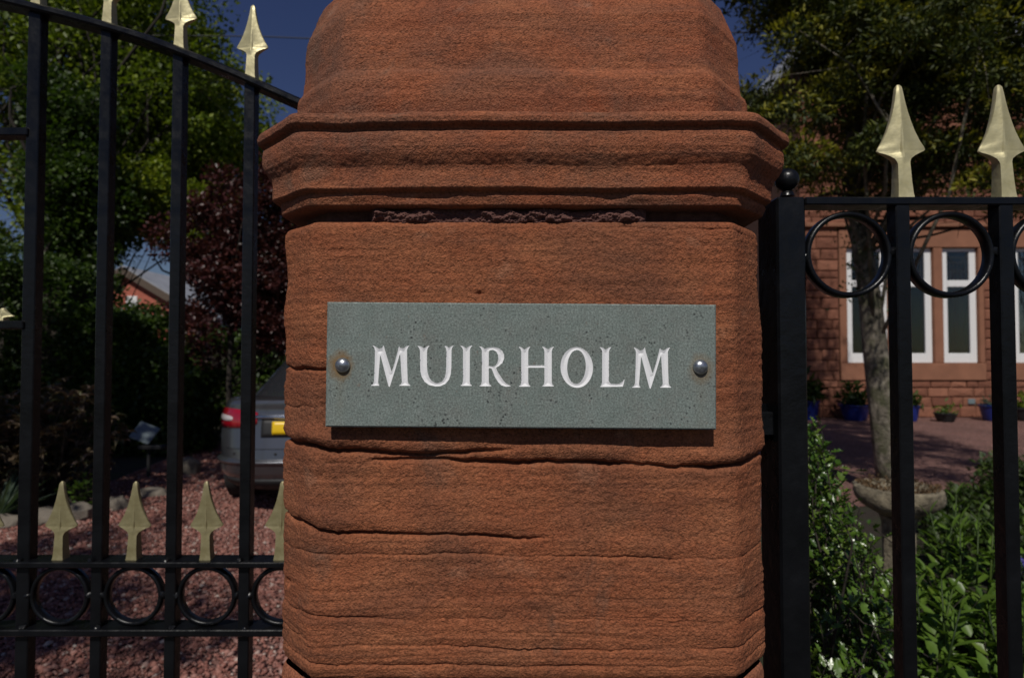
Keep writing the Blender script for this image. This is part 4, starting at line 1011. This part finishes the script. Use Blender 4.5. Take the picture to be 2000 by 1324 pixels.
tree('broadleaf_tree', 'low bright green tree behind the hedge beside the white roofed gable', 'tree', (X(196, 15), 15, 0), (X(203, 15), 15, 5.2), (X(235, 14.5), 14.5, 5.0), (2.9, 1.0, 1.6), 80, 200, .5,
     .12, .65, 'diamond', M['leaf_bright'], M['bark'], 34, .14, lambda p: px_of(p)[1] < 462, .6, 0, .1, group='trees beyond the drive', nlimb=18, limb=.12)
tree('copper_tree', 'dark red copper leaved tree behind the parked grey car', 'tree', (X(452, 8.8), 8.8, 0), (X(470, 8.8), 8.8, 3.2), (X(475, 8.8), 8.9, 2.75), (1.28, .8, 1.55), 190, 350, .30,
     .066, .62, 'diamond', M['leaf_red'], M['bark'], 35, .05, lambda p: px_of(p)[0] > 322 and not (px_of(p)[1] > 500 and px_of(p)[0] < 350), .75, 0, .15, nlimb=50)

def hedge(name, label, boxes, n, leaf, mat, seed, cat='hedge', aspect=.6, kind='diamond'):
    r = np.random.default_rng(seed); b0 = boxes[0]; o3 = np.array([(b0[0] + b0[1]) / 2, b0[2], 0]); T = thing(name, label, cat, tuple(o3))
    cs = []; core = MB()
    for (xa, xb, ya, yb, za, zb) in boxes:
        m = int(n / len(boxes)); q = r.random((m, 3)); f = r.integers(0, 4, m)
        q[f == 0, 1] = r.random((f == 0).sum()) ** 2 * .25; q[f == 1, 1] = r.random((f == 1).sum()) ** 2 * .25; q[f == 2, 2] = 1 - r.random((f == 2).sum()) ** 2 * .12; q[f == 3, 0] = 1 - r.random((f == 3).sum()) ** 2 * .15
        p = q * [xb - xa, yb - ya, zb - za] + [xa, ya, za]; p += np.stack([fbm(p[:, 0] * 1.4, p[:, 1] * 1.4, p[:, 2] * 1.4, 3, seed + i) for i in range(3)], -1) * .30 + r.normal(size=p.shape) * .04
        p[:, 2] = np.maximum(p[:, 2], .02); cs.append(p)
        core.box(xa + .22 - o3[0], xb - .22 - o3[0], ya + .25 - o3[1], yb - .1 - o3[1], 0, zb - .22)
    core.build('twigs', M['bark'], T)
    foliage('leaves', np.vstack(cs) - o3, leaf, aspect, kind, M[mat], T, r, None)
    return T
hb = []
for (pa, pb, yt) in ((-260, 40, 470), (40, 150, 515), (150, 225, 528), (225, 275, 552), (275, 330, 592), (330, 372, 640)):
    hb.append((X(pa, 8.6), X(pb, 8.6) + .1, 8.2, 9.6, 0, Z(yt, 8.6) - (.1 if pb < 200 else .60)))
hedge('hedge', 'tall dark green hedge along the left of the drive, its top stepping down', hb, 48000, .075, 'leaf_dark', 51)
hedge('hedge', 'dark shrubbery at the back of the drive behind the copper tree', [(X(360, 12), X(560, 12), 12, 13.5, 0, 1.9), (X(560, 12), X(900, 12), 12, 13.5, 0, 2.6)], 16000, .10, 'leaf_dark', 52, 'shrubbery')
# roadside tree that stands left of the picture and shades the border and the hedge
tree('broadleaf_tree', 'roadside tree out of the picture to the left that shades the border', 'tree', (-8.8, 1.0, 0), (-8.0, 1.0, 6.5), (-6.9, 2.3, 6.4), (3.0, 2.0, 1.9), 105, 230, .62,
     .13, .62, 'diamond', M['leaf_mid'], M['bark'], 36, .22, None, .5, 0, .25, nlimb=60)
tree('broadleaf_tree', 'sparse roadside tree behind the viewer that throws broken shade on the red chips', 'tree', (-6.0, -3.4, 0), (-5.2, -2.8, 6.3), (-3.9, -1.9, 6.3), (2.3, 1.5, 1.3), 46, 150, .34,
     .10, .5, 'diamond', M['leaf_mid'], M['bark'], 37, .16, lambda p: p[0] < -1.9, .5, 0, .1, nlimb=30, limb=.2)
hedge('hedge', 'tall green hedge far beyond the gatepost at the end of the drive', [(-4.5, 0.5, 22.2, 24, 0, 3.6), (0.5, 6.5, 22.2, 24, 0, 4.3), (6.5, 12, 23.4, 25, 0, 4.0)], 15000, .20, 'leaf_mid', 53)
hedge('wooded_skyline', 'dark band of far trees along the horizon', [(-95, -20, 85, 100, 0, 9), (-20, 60, 90, 105, 0, 11), (60, 150, 80, 95, 0, 9)], 15000, 1.5, 'leaf_dark', 54, 'trees')
# gable beyond the hedge
gd = 26
gb = thing('gabled_house', 'red brick gable with brown barge boards and pale roof beyond the hedge', 'house', (X(243, gd), gd, 0))
apx = 0.0; apz = Z(541, gd); sl_r = (Z(541, gd) - Z(592, gd)) / (X(330, gd) - X(243, gd)); hwid = 4.2
mb = MB(); mb.add([(-hwid, 0, 0), (hwid, 0, 0), (hwid, 0, apz - hwid * sl_r), (0, 0, apz), (-hwid, 0, apz - hwid * sl_r), (-hwid, 9, 0), (hwid, 9, 0), (hwid, 9, apz - hwid * sl_r), (0, 9, apz), (-hwid, 9, apz - hwid * sl_r)],
                  [(0, 1, 2, 3, 4), (9, 8, 7, 6, 5), (1, 6, 7, 2), (0, 4, 9, 5)]); mb.build('wall', M['red_render'], gb)
for s in (-1, 1):
    mb = MB(); e = hwid + .5; u0 = Vector((0, -.3, apz + .08)); u1 = Vector((s * e, -.3, apz + .08 - e * sl_r))
    mb.add([u0, u1, u1 + Vector((0, 0, .34)), u0 + Vector((0, 0, .34)), u0 + Vector((0, .06, 0)), u1 + Vector((0, .06, 0)), u1 + Vector((0, .06, .34)), u0 + Vector((0, .06, .34))],
           [(0, 1, 2, 3), (7, 6, 5, 4), (0, 4, 5, 1), (3, 2, 6, 7), (1, 5, 6, 2), (0, 3, 7, 4)]); mb.build('barge_board', M['fascia'], gb)
    mb = MB(); a = u0 + Vector((0, .062, .20)); b = u1 + Vector((0, .062, .20)); 
    mb.add([a, b, b + Vector((0, 9.6, 0)), a + Vector((0, 9.6, 0)), a + Vector((0, 0, .20)), b + Vector((0, 0, .20)), b + Vector((0, 9.6, .20)), a + Vector((0, 9.6, .20))],
           [(0, 1, 2, 3), (7, 6, 5, 4), (0, 4, 5, 1), (1, 5, 6, 2), (2, 6, 7, 3)]); mb.build('roof', M['slate_roof'], gb)
mb = MB(); mb.box(-2.45, -1.85, 3, 3.7, apz - .9, apz + .75, .03); mb.build('chimney', M['white'], gb)
mb = MB(); mb.box(.05, .55, -.05, .08, apz - 1.5, apz - .85, .02); mb.build('window', M['white'], gb)

# overhead wire
mb = MB(); pts = [(-30, 15, Z(66, 15) + .3), (-12, 15, Z(68, 15)), (X(500, 15), 15, Z(72, 15)), (X(600, 15), 15, Z(76, 15)), (2, 15, Z(80, 15)), (30, 15, Z(40, 15) + 1)]
tag(mb.build('overhead_wire', M['plastic']) if False else (mb.tube(pts, .016, 5) and mb.build('overhead_wire', M['plastic'], None, True)), 'thin black overhead wire crossing the blue sky left of the gatepost cap', 'wire')

# ------------------------------------------------------------------ shrubs and plants in front
def plant_thing(name, label, cat, base, group=None): return thing(name, label, cat, base, group=group)
LEAFM = {}
def leaf_mesh(kind, mat, var, aspect):
    key = (kind, mat, var, aspect)
    if key not in LEAFM:
        v, f = leaf_shape(kind); r = np.random.default_rng(var + 5); v = v * [aspect, 1, 1] + r.normal(size=v.shape) * [.012, 0, .03]; v[0] = 0
        LEAFM[key] = mesh_np('leaf', v * [1, 1, aspect], f, M[mat], True)
    return LEAFM[key]
def leaf_objects(cent, dirs, roll, L, kind, mat, aspect, parent, seed=0):
    R = rot_from(dirs, roll)
    for k in range(len(cent)):
        o = link('leaf', leaf_mesh(kind, mat, k % 4, aspect), parent)
        m = Matrix(R[k].tolist()).to_4x4(); m.translation = Vector(cent[k]); o.matrix_local = m @ Matrix.Scale(L[k], 4)
def shrub(label, pts_px, n_obj, n_rest, L, kind, mat, aspect, seed, cat='shrub', name='glossy_shrub', dense=1.0):
    """pts_px: outline samples (px, py_top, half width px, depth, thickness)"""
    r = np.random.default_rng(seed); base = (X(pts_px[0][0], pts_px[0][3]), pts_px[0][3], 0); T = thing(name, label, cat, base); b = np.array(base)
    C = []; N = n_obj + n_rest; sh = int(N / 7)
    # shoots: stems with leaves set along them
    mb = MB(); cen = []; dr = []
    for k in range(sh):
        px, py, wpx, d, th = pts_px[r.integers(0, len(pts_px))]
        dd = d + r.uniform(-th, th); x = X(px + r.uniform(-1, 1) * wpx, dd); topz = Z(py, dd); z = r.uniform(.25, 1) ** .8 * topz - abs(r.normal()) * .02
        if z < .15: z = r.uniform(.15, topz)
        tip = np.array([x, dd, z]); ln = L * r.uniform(3, 5); dirv = np.array([r.normal() * .5, -.25 + r.normal() * .5, .9 + r.normal() * .3]); dirv /= np.linalg.norm(dirv)
        root = tip - dirv * ln; mb.tube([tuple(root - b), tuple((root + tip) / 2 - b + r.normal(size=3) * .006), tuple(tip - b)], [.0022, .0016, .0008], 4, False)
        if k % 6 == 0:
            mid = root * [.5, .5, .4] + b * [.5, .5, 0]; mb.tube([tuple(root - b), tuple(mid - b + r.normal(size=3) * .05), (r.normal() * .03, r.normal() * .03, 0)], [.0022, .004, .008], 5, False)
        for q in range(7):
            t_ = q / 6; p = root + (tip - root) * (.2 + .8 * t_); a = q * 2.4 + r.uniform(-.4, .4); side = np.array([math.cos(a), math.sin(a), .25 + t_ * .7])
            cen.append(p - b); dr.append(side + dirv * .25 + r.normal(size=3) * .15)
    mb.build('twigs', M['bark'], T, 'all')
    cen = np.array(cen); dr = np.array(dr); n = len(cen); Ls = L * r.uniform(.6, 1.25, n); roll = r.uniform(-.5, .5, n)
    order = np.argsort(cen[:, 1] - cen[:, 2] * .1); first, other = order[:n_obj], order[n_obj:]
    leaf_objects(cen[first], dr[first], roll[first], Ls[first], kind, mat, aspect, T)
    V, Fc = leaf_arrays(cen[other], dr[other], roll[other], Ls[other], Ls[other] * aspect, kind)
    o = link('inner_leaves', mesh_np('inner_leaves', V, Fc, M[mat], True), T); o['kind'] = 'stuff'
    return T
SH = [(1590, 812, 16, 1.45, .12), (1600, 870, 24, 1.4, .14), (1612, 925, 34, 1.4, .16), (1630, 985, 46, 1.4, .18), (1645, 1035, 58, 1.38, .2), (1660, 1080, 72, 1.35, .2), (1660, 1150, 78, 1.3, .2), (1640, 1230, 90, 1.28, .2), (1690, 1180, 40, 1.45, .15)]
shrub('glossy spiny leaved evergreen shrub spilling up against the gate right of the pillar', SH, 290, 9800, .026, 'holly', 'leaf_gloss', .55, 61)
SH2 = [(1800, 1075, 60, 2.0, .2), (1760, 1110, 50, 1.9, .2), (1850, 1120, 70, 1.9, .2), (1930, 1150, 60, 1.9, .25), (2010, 1130, 60, 2.0, .25), (1800, 1200, 90, 1.75, .2), (1930, 1230, 90, 1.7, .2)]
shrub('soft broad leaved green shrub low between the first two thin gate bars', SH2, 200, 3600, .048, 'oval', 'leaf_lance', .55, 62, name='leafy_shrub')
SH3 = [(1960, 885, 50, 5.2, .4), (2020, 890, 60, 5.2, .4), (1900, 945, 60, 5.0, .3), (1850, 975, 60, 4.9, .3), (2090, 885, 60, 5.2, .4), (1880, 1010, 70, 4.0, .3), (1990, 990, 70, 3.8, .3)]
shrub('dark bush on the far edge of the border beyond the bird bath', SH3, 0, 11000, .05, 'diamond', 'leaf_dark', .6, 63, name='dark_shrub')
def lance_plant(px, py, d, label, seed, stems=5, L=.085, mat='leaf_lance', spread=.10):
    r = np.random.default_rng(seed); T = thing('lance_leaved_plant', label, 'plant', (X(px, d), d, 0), group='lance leaved plants behind the garden gate'); tz = Z(py, d)
    mb = MB(); cen = []; dr = []; Ls = []
    for s in range(stems):
        a = r.uniform(0, 6.28); q = r.uniform(.2, 1) * spread; top = np.array([q * math.cos(a), q * math.sin(a), tz - r.uniform(0, .12) * (s > 0)])
        if s == 0: top[:2] = 0
        root = np.array([top[0] * .3, top[1] * .3, 0]); pth = limb_path(root, top, r, .03, 6); mb.tube(pth, [.005, .0045, .004, .0035, .003, .002], 5)
        nl = 24
        for k in range(nl):
            t_ = 1 - (k / nl) * .62; i = t_ * 5; j = min(int(i), 4); p = np.array(pth[j]) + (np.array(pth[j + 1]) - np.array(pth[j])) * (i - j); a = k * 2.4
            up = 1.3 * math.exp(-k / 3.0) + .30; cen.append(p); dr.append((math.cos(a), math.sin(a), up)); Ls.append(L * (.55 + .5 * min(1, k / 6)) * r.uniform(.85, 1.15))
    mb.build('stem', M['leaf_dark'], T, 'all')
    leaf_objects(np.array(cen), np.array(dr, float), r.uniform(-.3, .3, len(cen)), np.array(Ls), 'lance', mat, .20, T)
    return T
lance_plant(1862, 965, 1.85, 'upright lance leaved plant with a star of leaves at its top', 71)
lance_plant(1905, 1000, 1.75, 'lance leaved plant close left of the second thin bar', 72, 4)
lance_plant(1998, 985, 1.9, 'lance leaved plant at the right edge behind the second thin bar', 73, 5, .09)
lance_plant(1830, 1130, 1.6, 'low lance leaved plant near the foot of the picture between the thin bars', 74, 5, .085, spread=.12)
lance_plant(1700, 1230, 1.35, 'short lance leaved plant close behind the first thin bar', 75, 4, .07)
lance_plant(1990, 1180, 1.6, 'low lance leaved plant under the violet flowers', 76, 5, .08)
T = thing('flower_spike', 'small violet flower spike at the right edge among the leaves', 'flower', (X(1990, 1.85), 1.85, 0)); zz = Z(1095, 1.85)
mb = MB(); mb.tube([(0, 0, 0), (.01, 0, zz * .5), (0, 0, zz)], .002, 5); mb.build('stem', M['leaf_dark'], T)
rr = np.random.default_rng(5); c = rr.normal(size=(60, 3)) * [.010, .010, .018] + [0, 0, zz - .01]
foliage('petals', c, .012, .6, 'oval', M['flower'], T, rr, c * [60, 60, 0])
# left border
def broad(label, px, py, d, rad, seed, mat, L, n_obj, n_rest, name, h0=.1, aspect=.34, kind='lance'):
    r = np.random.default_rng(seed); T = thing(name, label, 'shrub', (X(px, d), d, 0)); tz = Z(py, d); n = n_obj + n_rest
    q = r.normal(size=(n // 6, 3)); q /= np.linalg.norm(q, axis=1)[:, None]; q *= r.uniform(.35, 1, (len(q), 1)); hub = q * [rad, rad, (tz - h0) / 2] + [0, 0, (tz + h0) / 2]
    mb = MB()
    for h in hub[::2]: mb.tube(limb_path((0, 0, 0), h, r, .1, 4), [.012, .008, .006, .003], 4, False)
    mb.build('twigs', M['bark'], T, 'all')
    cen = np.repeat(hub, 6, 0) + r.normal(size=(len(hub) * 6, 3)) * .012; a = np.tile(np.arange(6), len(hub)) * 1.05 + r.uniform(-.3, .3, len(cen))
    dr = np.stack([np.cos(a), np.sin(a), .15 + r.normal(size=len(a)) * .3], -1) + np.repeat(q, 6, 0) * .6; Ls = L * r.uniform(.7, 1.2, len(a))
    k = np.argsort(cen[:, 1]); f, o_ = k[:n_obj], k[n_obj:]; roll = r.uniform(-.4, .4, len(a))
    if n_obj: leaf_objects(cen[f], dr[f], roll[f], Ls[f], kind, mat, aspect, T)
    V, Fc = leaf_arrays(cen[o_], dr[o_], roll[o_], Ls[o_], Ls[o_] * aspect, kind); o = link('inner_leaves', mesh_np('inner_leaves', V, Fc, M[mat], True), T); o['kind'] = 'stuff'
    return T
broad('brown and green leaved shrub in the left border between the first two gate bars', 95, 735, 5.7, .62, 81, 'leaf_brown', .10, 280, 1500, 'rhododendron_shrub')
broad('brown and green leaved shrub at the left edge of the border', -20, 790, 5.5, .55, 82, 'leaf_brown', .10, 100, 1200, 'rhododendron_shrub')
broad('small fresh green plant low in the border beside the second gate bar', 165, 925, 5.45, .16, 83, 'leaf_lance', .055, 60, 120, 'low_green_plant', .02, .45, 'oval')
T = thing('strap_leaved_plant', 'clump of bluish strap leaves at the left edge above the low rail', 'plant', (X(2, 5.1), 5.1, 0)); r = np.random.default_rng(8); n = 70
a = r.uniform(0, 6.28, n); cen = np.stack([np.cos(a) * .03, np.sin(a) * .03, np.full(n, .05)], -1)
leaf_objects(cen, np.stack([np.cos(a), np.sin(a), r.uniform(.3, 1.6, n)], -1), r.uniform(-.2, .2, n), r.uniform(.28, .46, n), 'lance', 'leaf_blue', .055, T)
def rock(px, py, d, w, h, label, seed):
    r = random.Random(seed); mb = MB(); n = 12; vs = []
    for (q, z_) in ((.75, 0), (1.0, .35), (.95, .75), (.6, 1.0)):
        for k in range(n): 
            a = 2 * math.pi * k / n; R = w / 2 * q * r.uniform(.82, 1.15); vs.append((R * math.cos(a), R * .7 * math.sin(a), h * z_ * r.uniform(.88, 1.1)))
    fs = [(i * n + k, i * n + (k + 1) % n, (i + 1) * n + (k + 1) % n, (i + 1) * n + k) for i in range(3) for k in range(n)] + [tuple(3 * n + k for k in range(n))]
    mb.add(vs, fs); o = mb.build('edging_rock', M['rock'], None, True, (X(px, d), d, -.02)); tag(o, label, 'rock', 'rocks edging the border')
rock(88, 1008, 5.05, .34, .13, 'pale flat rock edging the border behind the leftmost low spear', 1)
rock(158, 1000, 5.15, .26, .15, 'pale rock edging the border beside the second gate bar', 2)
rock(18, 1018, 4.95, .3, .1, 'flat rock below the bluish strap leaves', 3)
rock(232, 985, 5.5, .22, .12, 'darker rock edging the border behind the second low spear', 4)
rock(300, 950, 6.0, .34, .09, 'long low rock edging the drive in the shade', 5)
rock(372, 905, 7.1, .26, .2, 'rounded rock at the drive edge under the hedge', 6)
# tilted panel light in the border
dp_ = 6.9
T = thing('garden_light', 'small tilted pale grey panel on a dark low base in the shaded border', 'garden light', (X(292, dp_), dp_, 0))
zc_ = Z(845, dp_); mb = MB(); mb.box(-.115, .115, -.01, .01, -.12, .12, .008); o = mb.build('panel', M['grey_panel'], T, False, (-.04, 0, zc_)); o.rotation_euler = (-.7, .42, .2)
mb = MB(); mb.box(-.09, .22, -.06, .06, zc_ - .19, zc_ - .14, .01); mb.tube([(0, .02, 0), (0, .02, zc_ - .14)], .02, 8); mb.tube([(-.04, .03, zc_ - .15), (-.04, .02, zc_)], .012, 6); mb.build('base', M['plastic'], T)

# ------------------------------------------------------------------ parked grey saloon
yaw = math.radians(-8)
car = thing('parked_car', 'grey metallic saloon car parked on the gravel, its rear facing the gate', 'car', (X(590, 5.22), 5.22, 0), -yaw); car.scale = (.96, .97, 1)
LV = [  # z, half width, rear y, front y, corner power
    (.20, .78, .16, 4.45, 4), (.26, .86, .03, 4.62, 4.5), (.38, .905, -.045, 4.72, 5), (.475, .915, -.075, 4.74, 5), (.495, .915, -.078, 4.74, 5), (.515, .905, -.045, 4.72, 5), (.60, .915, -.03, 4.66, 5),
    (.70, .922, -.005, 4.62, 5), (.78, .915, .01, 4.58, 5), (.86, .905, .02, 4.5, 5), (.94, .885, .035, 4.35, 5), (.995, .855, .03, 4.15, 5), (1.02, .82, .035, 3.95, 5), (1.035, .76, .10, 3.75, 5)]
NC = 96
def plan(hw_, y0, y1, p):
    cy, hy = (y0 + y1) / 2, (y1 - y0) / 2; o = []
    for k in range(NC):
        a = 2 * math.pi * k / NC - math.pi / 2; c, s = math.cos(a), math.sin(a)
        pp = p
        o.append((hw_ * math.copysign(abs(c) ** (2 / pp), c), cy + hy * math.copysign(abs(s) ** (2 / (pp * 1.15)), s)))
    return o
def bow(x, y, hw_, y0): return y + .13 * (x / hw_) ** 2 * max(0, 1 - (y - y0) / .9)
def lev(z):
    zz = [l[0] for l in LV]; return [float(np.interp(z, zz, [l[i] for l in LV])) for i in range(1, 5)]
def stack(levels):
    vs = []
    for (z, hw_, y0, y1, p) in levels:
        for x, y in plan(hw_, y0, y1, p): vs.append((x, bow(x, y, hw_, y0), z))
    n = len(levels); fs = [(i * NC + k, i * NC + (k + 1) % NC, (i + 1) * NC + (k + 1) % NC, (i + 1) * NC + k) for i in range(n - 1) for k in range(NC)]
    return vs, fs
fine = [(z, *lev(z)) for z in sorted(set([l[0] for l in LV] + list(np.linspace(.2, 1.035, 30))))]
vs, fs = stack(fine); mb = MB(); mb.add(vs, fs + [tuple((len(fine) - 1) * NC + k for k in range(NC)), tuple(range(NC))[::-1]]); mb.build('body', M['car'], car, True)
GH = [(1.03, .70, .40, 3.55, 4), (1.10, .665, .56, 3.40, 4), (1.20, .61, .80, 3.15, 4), (1.30, .56, 1.03, 2.92, 4), (1.38, .52, 1.25, 2.7, 4)]
vs, fs = stack(GH); mb = MB(); mb.add(vs, fs); mb.build('windows', M['car_glass'], car, True)
RF = [(1.375, .535, 1.20, 2.75, 4), (1.42, .505, 1.35, 2.6, 4), (1.455, .50, 1.5, 2.4, 3.5), (1.468, .3, 1.7, 2.2, 3)]
vs, fs = stack(RF); mb = MB(); mb.add(vs, fs + [tuple(3 * NC + k for k in range(NC)), tuple(range(NC))[::-1]]); mb.build('roof', M['car'], car, True)
def rear_pt(x, z, off=.006):
    hw_, y0, y1, p = lev(z); best = plan(hw_, y0, y1, p); q = [(a, b) for a, b in best if b < (y0 + y1) / 2]; q.sort()
    y = float(np.interp(x, [a for a, b in q], [b for a, b in q])); y = bow(x, y, hw_, y0); return Vector((x, y - off, z))
def rear_path(s0, s1, z, off, n):
    """points along the rear plan curve by arc length from the middle (negative = left), wrapping round the corner"""
    hw_, y0, y1, p = lev(z); pl = [(x, bow(x, y, hw_, y0)) for x, y in plan(hw_, y0, y1, p)]
    L = [pl[-k % NC] for k in range(0, 40)]; acc = [0]
    for i in range(1, len(L)): acc.append(acc[-1] + math.hypot(L[i][0] - L[i - 1][0], L[i][1] - L[i - 1][1]))
    out = []
    for t_ in np.linspace(s0, s1, n):
        x = float(np.interp(abs(t_), acc, [a for a, b in L])); y = float(np.interp(abs(t_), acc, [b for a, b in L]))
        x2 = float(np.interp(abs(t_) + .01, acc, [a for a, b in L])); y2 = float(np.interp(abs(t_) + .01, acc, [b for a, b in L]))
        nx_, ny_ = (y2 - y), -(x2 - x); l = math.hypot(nx_, ny_) or 1; nx_, ny_ = nx_ / l, ny_ / l
        if ny_ > 0.2 : nx_, ny_ = -nx_, -ny_
        if x < -.3 and nx_ > 0: nx_, ny_ = -nx_, -ny_
        s = 1 if t_ < 0 else -1
        out.append((s * (x + nx_ * off), y + ny_ * off, z))
    return out
def patch(name, s0, s1, z0f, z1f, mat, off=.008, th=.02, nz_=5, ns=22):
    vs = []
    for layer in (off, off - th):
        for i in range(nz_):
            for k, t_ in enumerate(np.linspace(0, 1, ns)):
                za, zb2 = z0f(t_), z1f(t_); z_ = za + (zb2 - za) * i / (nz_ - 1); dome = .006 * math.sin(math.pi * i / (nz_ - 1)) if layer == off else 0
                s_ = s0 + (s1 - s0) * t_; q = rear_path(s_, s_, z_, layer + dome, 1)[0]; vs.append(q)
    g = lambda l, i, k: l * nz_ * ns + i * ns + k; fs = []
    for i in range(nz_ - 1):
        for k in range(ns - 1): fs.append((g(0, i, k), g(0, i, k + 1), g(0, i + 1, k + 1), g(0, i + 1, k)))
    for k in range(ns - 1): fs += [(g(0, 0, k), g(1, 0, k), g(1, 0, k + 1), g(0, 0, k + 1)), (g(0, nz_ - 1, k), g(0, nz_ - 1, k + 1), g(1, nz_ - 1, k + 1), g(1, nz_ - 1, k))]
    for i in range(nz_ - 1): fs += [(g(0, i, 0), g(0, i + 1, 0), g(1, i + 1, 0), g(1, i, 0)), (g(0, i, ns - 1), g(1, i, ns - 1), g(1, i + 1, ns - 1), g(0, i + 1, ns - 1))]
    mb = MB(); mb.add(vs, fs); return mb.build(name, mat, car, 'all')
zl0, zl1 = .772, .945
for s in (-1, 1):
    arc = lambda t_: math.sin(math.pi * min(1, max(0, t_))) ** .35
    a0, a1 = s * 1.12, s * .40
    patch('tail_light', a0, a1, lambda t_: zl0 + .05 - .05 * arc(t_ * .9 + .1), lambda t_: zl1 - .05 + .05 * arc(t_ * .9 + .08), M['red_lens'])
    patch('reversing_lens', s * 1.06, s * .66, lambda t_: .832 - .004 * t_ + .02 * (1 - arc(t_)), lambda t_: .886 + .0 * t_ - .02 * (1 - arc(t_)), M['clear_lens'], .014, .01)
patch('boot_trim', -.44, .44, lambda t_: .868 - .012 * (1 - abs(2 * t_ - 1)), lambda t_: .893, M['chrome'], .020, .02)
patch('plate_recess', -.36, .36, lambda t_: .70, lambda t_: .86, M['plastic'], .003, .006)
o = patch('number_plate', -.26, .26, lambda t_: .725, lambda t_: .838, M['plate'], .012, .008)
patch('lower_valance', -1.0, 1.0, lambda t_: .21, lambda t_: .335, M['plastic'], .008, .02)
patch('boot_seam', -.74, .74, lambda t_: .600, lambda t_: .606, M['plastic'], .0015, .004)
patch('bumper_crease', -1.05, 1.05, lambda t_: .478, lambda t_: .512, M['car'], .014, .02)
for x_ in (-.62, -.22, .22, .62):
    q = rear_path(x_, x_, .56, .004, 1)[0]; mb = MB(); mb.lathe([(.012, -.004), (.012, .003), (.009, .006)], 12); o = mb.build('parking_sensor', M['plastic'], car, True, q); o.rotation_euler = (math.pi / 2, 0, 0)
for x_ in (-.78, .78):
    for y_ in (.95, 3.75):
        T_ = MB(); T_.lathe([(.20, -.10), (.30, -.105), (.325, -.09), (.33, 0), (.325, .09), (.30, .105), (.20, .10)], 32); w_ = T_.build('wheel', M['rubber'], car, True, (x_, y_, .33)); w_.rotation_euler = (0, math.pi / 2, 0)
        rm = MB(); rm.lathe([(.21, -.09), (.205, .06), (.06, .085), (.05, .10)], 24); rm.build('rim', M['chrome'], w_, True)
for s in (-1, 1):
    mb = MB(); mb.box(-.09, .09, -.06, .05, -.06, .07, .03); mb.build('door_mirror', M['car'], car, False, (s * .93, 2.95, .97))
